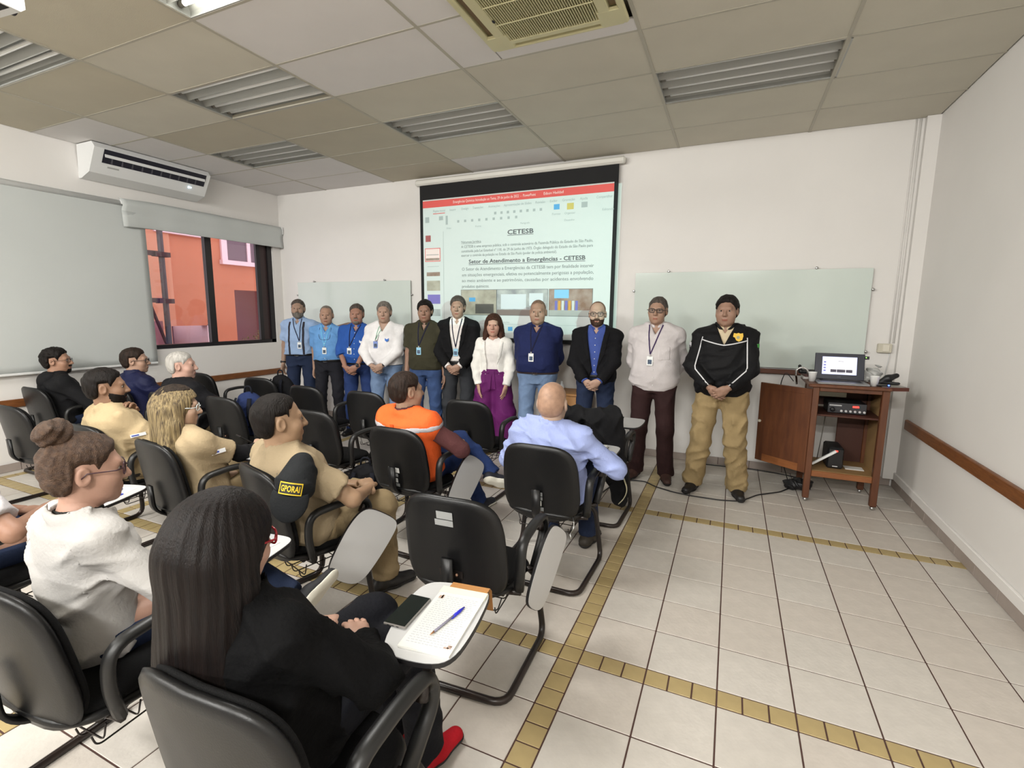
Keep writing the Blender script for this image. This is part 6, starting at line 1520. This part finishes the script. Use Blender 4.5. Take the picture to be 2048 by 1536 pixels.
if all(p is not None for p in pts): b.tube([Vector(p) for p in pts], .0022, 6, .01); b.obj('hooked_glasses', GL_DARK, h.o)
# ------------------------------------------------------------------ the seated audience
G2 = 'people seated in the lecture chairs'
def at(ch, dx=0, dy=0):
    c = chairs[ch]; return (c.location[0] + dx, c.location[1] + dy, 0)
# bald man in pale blue, seen from behind
S_PB = cloth('shirt_powder_blue', (150, 162, 206), var=.06)
h = Human(at('bald', .01), .0, 'bald man in a pale blue shirt seen from behind', 1.76, True, 1.14, .03, tone=(200, 158, 132), head=(4, -4, 0), lean=-.10, group=G2, hs=1.05, headfwd=.01, necklen=-.03)
h.arm(1, (.26, .22, .72), (1, -.5, -.6), (-.5, .9, 0), (0, 0, -1), .5); h.arm(-1, (-.16, .22, .6), (-1, -.5, -.3), (.3, .9, -.2), (0, 0, -1), .5)
h.build(False, True).top(S_PB, 'long', hem=.04, seed=51, amp=.014, loose=.014, h=.0085); h.collar(S_PB, .066, .04); h.trousers(J_DARK, seed=14); h.shoes(mat('shoe_olive', (52, 46, 38), rough=.7), SOLE)
h.patch('yoke_seam', S_PB, lambda u, v, t: np.where(v < 0, np.abs(t + .13) - .003, 1), .003)
h.hair(mat('hair_shaved', (176, 140, 116), rough=.55, rgb2=(150, 118, 98), vscale=30), th=.0012, noise=.0002, receding=.035)
b = MB(); b.tube([(.20, -.2, .44), (.22, -.24, .40), (.2, -.25, .36)], .003, 6, .02); b.tube([(.2, -.25, .36), (.205, -.255, .33)], .006, 6); b.obj('key_ring', M_STEEL, h.o)
# man in the orange vest
S_MAR = cloth('shirt_maroon', (84, 50, 50)); M_VEST = cloth('vest_orange', (232, 98, 44), rough=.7); M_STRIPE = cloth('reflective_stripe', (176, 172, 176), rough=.4)
h = Human(at('vest'), -.12, 'dark-haired man in an orange vest with a grey stripe over a maroon shirt', 1.76, True, 1.03, .0, tone=(188, 140, 110), head=(-22, 2, 0), lean=-.16, group=G2, legs={-1: ((.06, .42, .64), (.33, .48, .40), (.5, .75, -.35)), 1: ((.10, .38, .51), (.10, .62, .1), (.1, 1, 0))})
h.arm(1, (.20, .24, .66), (1, -.6, -.2), (-.6, .7, .1), (0, 0, -1), .6); h.arm(-1, (-.14, .22, .64), (-1, -.5, -.2), (.5, .8, 0), (0, 0, -1), .6)
h.build(True, True).top(S_MAR, 'long', hem=.05, seed=52, amp=.008, loose=.008); h.collar(S_MAR, .068, .045, .02)
o = h.top(M_VEST, 'none', loose=.036, hem=.02, neck=.0, seed=53, amp=.006, name='vest', nk=.070); vf = h.topf
h.patch('stripe', M_STRIPE, lambda u, v, t: np.maximum(np.abs(t + .078) - .018, np.abs(u) - .3), .003, vf, o)
q = h.back(.0, -.06, .002, vf)
if q is not None: MB().box(-.014, .014, -.002, .002, -.028, .02, 0, 0, h.frame(q)).obj('hanging_tab', M_VEST, o)
h.trousers(J_BLUE, seed=15, loose=.008); h.shoes(mat('sneaker_navy', (26, 28, 40), rough=.7), SOLEW, 'shoe'); h.hair(H_DBROWN, th=.013); h.brows(H_BLACK)
# balding man in khaki with a cap under his shoulder strap
S_KH = cloth('shirt_khaki', (148, 132, 106), var=.06)
h = Human(at('cap', .02, .0), -.28, 'balding dark-haired man in a khaki vest and trousers', 1.76, True, 1.14, .03, tone=(178, 132, 98), head=(-14, 3, 0), lean=-.22, group=G2, hs=1.04)
h.arm(1, (.17, .26, .66), (1, -.7, -.1), (-.9, .3, .2), (0, 0, -1), .6); h.arm(-1, (-.12, .26, .62), (-1, -.5, -.2), (.7, .6, 0), (0, 0, -1), .6)
h.build(True, True, fat=.004).top(S_KH, 'short', hem=.03, seed=54, amp=.012, loose=.014); khf = h.topf
for d in (1, -1):
    a = h.N + h.right * d * .075 - h.up * .015; b_ = h.S[d] + h.up * .052; f = Fld([Cone(a + h.up * .026, b_ + h.up * .014, .024, .024, .0, h.up, .28)], .005); sdf_obj('shoulder_strap', f, cloth('strap_khaki', (168, 152, 124)), h.o)
h.patch('back_seam', S_KH, lambda u, v, t: np.where(v < 0, np.abs(t + .27 - .5 * u * u) - .0025, 1), .003, khf)
h.trousers(T_TAN, seed=16, loose=.02, amp=.014); h.shoes(L_BLACK, SOLE, 'boot')
h.hair(H_BLACK, th=.010, noise=.0015, receding=.012, line=((-.12, -.055, -.04, -.03, .022, .03, .045, .07, .12), (-.085, -.075, -.05, .03, .034, .0, .06, .095, .13))); h.brows(H_BLACK)
# the cap, hanging by its strap on the right shoulder
M_CAP_ = cloth('cap_black', (26, 28, 30), rough=.75); M_YL = mat('cap_yellow', (226, 190, 40), rough=.6)
sh_w = h.S[1] + h.right * .075 - h.fwd * .045 + h.up * .055
cp = empty('cap', (h.loc[0] + sh_w[0] * math.cos(h.rz) - sh_w[1] * math.sin(h.rz), h.loc[1] + sh_w[0] * math.sin(h.rz) + sh_w[1] * math.cos(h.rz), sh_w[2] - .02), 0, 'black cap with a yellow lettered patch hanging from the khaki shoulder strap', 'cap')
cp.rotation_euler = (math.radians(-14), math.radians(10), math.radians(30)); cp.scale = (1.05, 1.05, 1.05)
# local: brim points down, the patch faces -Y
f = Fld([Ell((0, .0, -.07), (.085, .075, .095), None, .01), Ell((0, .02, .0), (.06, .05, .07), None, .03)], .006); f.warp(folds(19, .012, .09, (1, .2, .3))); f.cut(lambda X, Y, Z: -.135 - Z + 0 * X); sdf_obj('crown', f, M_CAP_, cp)
f = Fld([Ell((0, -.052, -.135), (.080, .020, .098), None, .0)], .0055); f.cut(lambda X, Y, Z: Z + .118 - 4 * X * X); sdf_obj('brim', f, M_CAP_, cp)
def wrapx(me, R, y0):
    for v in me.vertices: a = v.co.x / R; v.co.x = R * math.sin(a); v.co.y = v.co.y - (-y0) + (R - R * math.cos(a)) - .0
b = MB()
for k in range(8): b.box(-.05 + .0125 * k, -.0375 + .0125 * k, -.0012, 0, -.026, .026)
o = b.obj('patch', M_YL, cp); b2 = MB()
for k in range(8): b2.box(-.0455 + .0114 * k, -.0341 + .0114 * k, -.0024, -.0008, -.021, .021)
o2 = b2.obj('patch_field', mat('cap_patch_black', (30, 28, 20), rough=.6), cp)
for ob in (o, o2): wrapx(ob.data, .085, .0); ob.location = (0, -.0815, -.085)
tx = text_obj('lettering', 'GPORAI', .036, M_YL, Matrix(((1, 0, 0, -.04), (0, 0, -1, -.003), (0, 1, 0, -.012), (0, 0, 0, 1))), cp, 'LEFT', .08, .0008); wrapx(tx.data, .085, .0); tx.location = (0, -.0822, -.085)
text_obj('side_mark', '5', .03, mat('mark_blue', (150, 190, 255), rough=.4), Matrix.Translation((-.088, -.0, -.06)) @ Matrix(((0, 0, -1, 0), (-1, 0, 0, .01), (0, 1, 0, 0), (0, 0, 0, 1))), cp)
# blonde streaked woman with a phone
S_TAN = cloth('polo_tan', (166, 148, 118), var=.06)
h = Human(at('blonde', .04), -.05, 'woman with streaked blonde hair and glasses in a tan polo shirt', 1.64, True, 1.16, .05, True, tone=(206, 158, 128), head=(-35, -2, 0), lean=-.2, group=G2, torso=.475)
h.arm(1, (.06, .34, .70), (1, -.5, -.4), (-.6, .7, .25), (-.4, 0, -1), .7); h.arm(-1, (-.14, .32, .64), (-1, -.5, -.3), (.6, .7, .2), (.3, 0, -1), .7)
h.build(True, True).top(S_TAN, 'short', hem=.03, seed=55, amp=.01, loose=.012); tf = h.topf
M_UND = cloth('undersleeve_black', (22, 22, 25))
for d in (1, -1):
    sdf_obj('undersleeve', Fld([Cone(h.S[d] + (h.E[d] - h.S[d]) * .5, h.E[d], .052, .048, .02), FCone(h.E[d], h.E[d] + (h.W[d] - h.E[d]) * .98, .048, .032, .02)], .008).warp(folds(60, .006, .06)), M_UND, h.o)
def arm_patch(h, d, k, m, sz=(.055, .02), nm='sleeve_patch'):
    c = h.S[d] + (h.E[d] - h.S[d]) * k; q = h.topf.hit(c + h.right * d * .25 - h.fwd * .12, -h.right * d + h.fwd * .45)
    if q is None: return
    n = unit(h.right * d - h.fwd * .45); M = h.frame(q + n * .003, n); o = MB().box(-sz[0] / 2, sz[0] / 2, -.0015, .0015, -sz[1] / 2, sz[1] / 2, 0, 0, M).obj(nm, m, h.o)
    MB().box(-sz[0] * .05, sz[0] * .42, .0016, .0022, -sz[1] * .2, sz[1] * .2, 0, 0, M).obj('patch_lettering', mat('patch_blue', (52, 74, 170)), o)
M_PWH = mat('patch_white2', (228, 230, 232), rough=.6)
arm_patch(h, 1, .42, M_PWH, (.075, .024))
h.trousers(T_TAN, seed=17); h.shoes(L_BLACK, SOLE, 'boot')
H_BL = mat('hair_blonde', (58, 46, 36), rough=.5, rgb2=(164, 144, 104), vscale=60, stretch=(2.2, 2.2, .10), bump=.6, bscale=160, spec=.3); long_hair(h, H_BL, .13, .06, seed=9, w=.055, th=.016, noise=.0013); h.hair(hairm('hair_roots', (58, 48, 40)), th=.0195, noise=.0015, line=((-.14, -.1, -.05, 0, .05, .12), (.03, .055, .075, .085, .09, .1)), name='dark_roots'); h.glasses(mat('glasses_clear', (206, 216, 214), rough=.2), (.026, .018), .0022)
W = (h.W[1] + h.W[-1]) / 2 + V3(.02, .05, .03); o = empty('phone', (h.loc[0] + W[0], h.loc[1] + W[1], W[2]), -.2, 'dark smartphone held by the woman with streaked blonde hair', 'phone'); o.rotation_euler = (math.radians(52), 0, -.3); bx('case', M_BLK, o, -.037, .037, -.005, .005, -.03, .12, .003); bx('glass', mat('phone_glass', 0), o, -.034, .034, -.0056, -.005, -.027, .117)
# bearded man in tan
h = Human(at('beard', .04), -.12, 'bearded dark-haired man in a tan polo shirt with his hand at his chin', 1.78, True, 1.08, .03, tone=(160, 112, 82), head=(-28, 2, 0), lean=-.16, group=G2)
h.arm(1, (.14, .28, .62), (1, -.9, .1), (-.7, .7, -.1), (0, 0, -1), .5); hand = h.hp(.0, .10, -.135); h.arm(-1, tuple(hand + V3(-.035, .03, -.07)), (-1, -.2, -1), (.35, -.25, .9), (.6, -.7, 0), 1.0)
h.build(True, True).top(cloth('polo_sand', (178, 158, 124), var=.06), 'short', hem=.03, seed=56, amp=.012, loose=.014); h.collar(cloth('polo_sand', 0), .068, .04, .02); arm_patch(h, 1, .42, M_PWH, (.085, .02))
q = h.back(.02, -.15, .002)
if q is not None:
    M = h.frame(q, -h.fwd); text_obj('back_lettering', 'GUARDA', .05, mat('lettering_navy', (60, 62, 84)), M @ Matrix(((1, 0, 0, 0), (0, 0, -1, .0), (0, 1, 0, 0), (0, 0, 0, 1))) @ Matrix.Scale(-1, 4, (0, 0, 1)) if False else M @ Matrix(((1, 0, 0, .0), (0, 0, 1, .003), (0, 1, 0, 0), (0, 0, 0, 1))), h.o, 'CENTER', .2)
h.trousers(T_TAN, seed=18); h.belt(BELT, .12); h.shoes(L_BLACK, SOLE, 'boot'); h.hair(H_BLACK, th=.014); h.brows(H_BLACK); h.beard(H_BLACK, True, th=.0035)
# white-haired man in black
S_BK = cloth('shirt_black', (24, 24, 27))
h = Human(at('grey'), -.1, 'white-haired man in a black shirt smiling towards the front', 1.76, True, 1.16, .05, tone=(206, 152, 128), head=(-42, 2, 0), lean=-.08, group=G2, hs=1.04)
h.arm(1, (.10, .30, .66), (1, -.6, -.1), (-.8, .5, 0), (0, 0, -1), .5); h.arm(-1, (-.1, .3, .64), (-1, -.5, -.2), (.8, .5, 0), (0, 0, -1), .5)
h.build(True, True, fat=.006).top(S_BK, 'short', hem=.03, seed=57, loose=.012); h.collar(S_BK, .07, .035); h.trousers(T_TAN, seed=19); h.shoes(L_BLACK, SOLE); h.hair(H_WHITE, th=.008, noise=.001); h.brows(H_WHITE)
# young man in navy jacket
h = Human(at('navy'), -.1, 'young dark-haired man with glasses in a navy blue jacket', 1.78, True, 1.06, .0, tone=(190, 140, 112), head=(-38, 2, 0), lean=-.06, group=G2)
h.arm(1, (.1, .28, .66), (1, -.6, -.1), (-.8, .5, 0), (0, 0, -1), .5); h.arm(-1, (-.1, .28, .64), (-1, -.5, -.2), (.8, .5, 0), (0, 0, -1), .5)
h.build(True, True).top(cloth('jacket_navy', (26, 30, 62), rough=.6), 'long', hem=.03, seed=58, loose=.02); h.collar(cloth('jacket_navy', 0), .074, .05, .02); h.trousers(J_DARK, seed=20); h.shoes(L_BLACK, SOLE); h.hair(H_DBROWN, th=.012); h.brows(H_BLACK); h.glasses(GL_DARK, (.026, .019), .0024); arm_patch(h, 1, .5, mat('emblem_green', (60, 130, 90)), (.03, .02))
# man in a hooded top
h = Human(at('hood'), -.15, 'dark-haired man with glasses in a black hooded top against the roller blind', 1.78, True, 1.04, .0, tone=(182, 128, 98), head=(-36, 4, 0), lean=-.06, group=G2)
h.arm(1, (.1, .28, .66), (1, -.6, -.1), (-.8, .5, 0), (0, 0, -1), .5); h.arm(-1, (-.1, .28, .64), (-1, -.5, -.2), (.8, .5, 0), (0, 0, -1), .5)
h.build(True, True).top(cloth('hoodie_black', (22, 22, 24)), 'long', hem=.03, seed=59, loose=.02); f = Fld([Cone(h.N + h.right * .07 - h.fwd * .05, h.N - h.right * .07 - h.fwd * .05, .045, .045, .02), Ell(h.N - h.fwd * .1 - h.up * .05, (.1, .05, .08), None, .04)], .009); sdf_obj('hood', f, cloth('hoodie_black', 0), h.o)
h.trousers(J_DARK, seed=21); h.shoes(L_BLACK, SOLE); h.hair(H_BLACK, th=.015, noise=.004); h.brows(H_BLACK); h.glasses(GL_DARK, (.025, .018), .0018); h.beard(H_BLACK, False, th=.003)
# woman in the white top with a bun
S_WW = cloth('top_ivory', (178, 175, 172), var=.04)
h = Human(at('ww', -.11, .03), -.06, 'woman in a white top with a high brown bun and glasses', 1.68, True, 1.04, .02, True, tone=(196, 142, 116), head=(-20, -2, 0), lean=.03, group=G2, torso=.50, legs={-1: ((.13, .42, .60), (.42, .47, .50), (.15, .75, .45)), 1: ((.12, .36, .50), (.10, .36, .1), (.1, 1, 0))})
h.arm(1, (.16, .30, .64), (1, .1, -.8), (-.8, .5, -.1), (0, 0, -1), .5); h.arm(-1, (-.1, .26, .62), (-1, -.4, -.4), (.8, .5, 0), (0, 0, -1), .5)
h.build(True, True).top(S_WW, 'long', hem=-.02, seed=61, amp=.013, loose=.010, nk=.078, neck=.012, h=.008, along=(.2, .2, 1)); wf = h.topf
for d in (1, -1): h.patch('shoulder_seam', S_WW, lambda u, v, t, d=d: np.maximum(np.abs(u * d - .165 - .06 * t) - .0022, np.maximum(-t - .24, t + .02)), .0025, wf)
ax = unit(h.hp(0, -.022, -.05) - h.N); r_ = .058; f = Fld([Cone(h.N + ax * .0, h.N + ax * .03, .068, .06, 0)], .005, .02); f.shell(.0025); f.cut(lambda X, Y, Z: np.abs((X - h.N[0]) * ax[0] + (Y - h.N[1]) * ax[1] + (Z - h.N[2]) * ax[2] - .012) - .009); sdf_obj('lanyard', f, cloth('lanyard_charcoal', (46, 46, 44)), h.o)
h.trousers(J_DARK, seed=22); h.shoes(mat('sneaker_black', (22, 22, 26), rough=.7), SOLEW)
H_RB = mat('hair_red_brown', (86, 64, 48), rough=.5, rgb2=(54, 38, 29), vscale=40, stretch=(1, 2.5, 2.5), bump=.6, bscale=150, spec=.3)
h.hair(H_RB, th=.013, noise=.003, line=((-.12, -.06, -.04, -.03, .02, .03, .045, .07, .09, .12), (-.09, -.085, -.06, .028, .03, .0, .03, .062, .07, .075)), h=.005)
f = Fld([Ell(h.hp(0, -.075, .135), V3(.05, .05, .042), None, .02), Cone(h.hp(0, -.05, .1), h.hp(0, -.07, .125), .04, .036, .02), Ell(h.hp(.03, -.08, .15), V3(.03, .03, .022), None, .02), Ell(h.hp(-.02, -.06, .16), V3(.03, .026, .02), None, .02)], .005); f.warp(lambda X, Y, Z: .003 * np.sin(X * 150 + Z * 90) + .003 * np.sin(Y * 170 - Z * 140)); sdf_obj('bun', f, H_RB, h.o)
h.brows(H_RB, .003); h.glasses(mat('glasses_plum', (66, 40, 48), rough=.3), (.025, .021), .0022)
# person cut off by the left edge
h = Human(at('edge', -.07, -.04), -.02, 'person in a white sleeve cut off by the left edge of the photo', 1.72, True, 1.06, .0, tone=(184, 130, 102), head=(-10, -4, 0), lean=.0, group=G2, torso=.50)
h.arm(1, (.20, .24, .70), (1, -.3, -.6), (-.4, .9, 0), (0, 0, -1), .5); h.arm(-1, (-.1, .26, .62), (-1, -.4, -.4), (.8, .5, 0), (0, 0, -1), .5)
h.build().top(cloth('shirt_white_check', (200, 196, 198), var=.05), 'short', hem=.0, seed=62); h.trousers(J_DARK, seed=23); h.shoes(L_BLACK, SOLE); h.hair(H_BLACK, th=.014); h.brows(H_BLACK)
# woman with long black hair in the foreground
S_QB = cloth('top_quilted_black', (13, 13, 14), bump=.4, bscale=70, rough=.85, spec=.1)
h = Human(at('fg', -.09, -.0), .04, 'woman with long straight black hair and red glasses in a black quilted top', 1.68, True, 1.18, .04, True, tone=(206, 152, 126), head=(-6, -6, 0), lean=-.14, side=-.06, group=G2, torso=.49, legs={1: ((.13, .44, .53), (.18, .46, .1), (.25, 1, 0)), -1: ((-.02, .46, .55), (.02, .50, .1), (0, 1, 0))})
h.arm(1, (.10, .24, .63), (1, .15, -.6), (-.75, .62, .05), (-.1, -.2, -1), .35); h.arm(-1, (-.12, .25, .62), (-1, -.3, -.4), (.85, .5, .05), (.1, 0, -1), .45)
h.build(True, True, hand_h=.0032).top(S_QB, 'long', hem=-.02, seed=63, amp=.014, loose=.018, h=.008, nk=.072); h.trousers(cloth('trouser_navy_black', (17, 18, 24)), seed=24, loose=.016); h.shoes(cloth('shoe_red', (170, 24, 36)), SOLE)
H_FB = mat('hair_jet', (15, 12, 12), rough=.5, rgb2=(24, 17, 15), vscale=40, stretch=(3, 3, .1), bump=.3, bscale=120, spec=.2)
long_hair(h, H_FB, .16, .035, seed=12, w=.068, th=.020, noise=.0011, hh=.0045, face=.052, frontc=-.02, back=-.01); h.glasses(mat('glasses_red', (150, 20, 34), rough=.2), (.026, .02), .003)
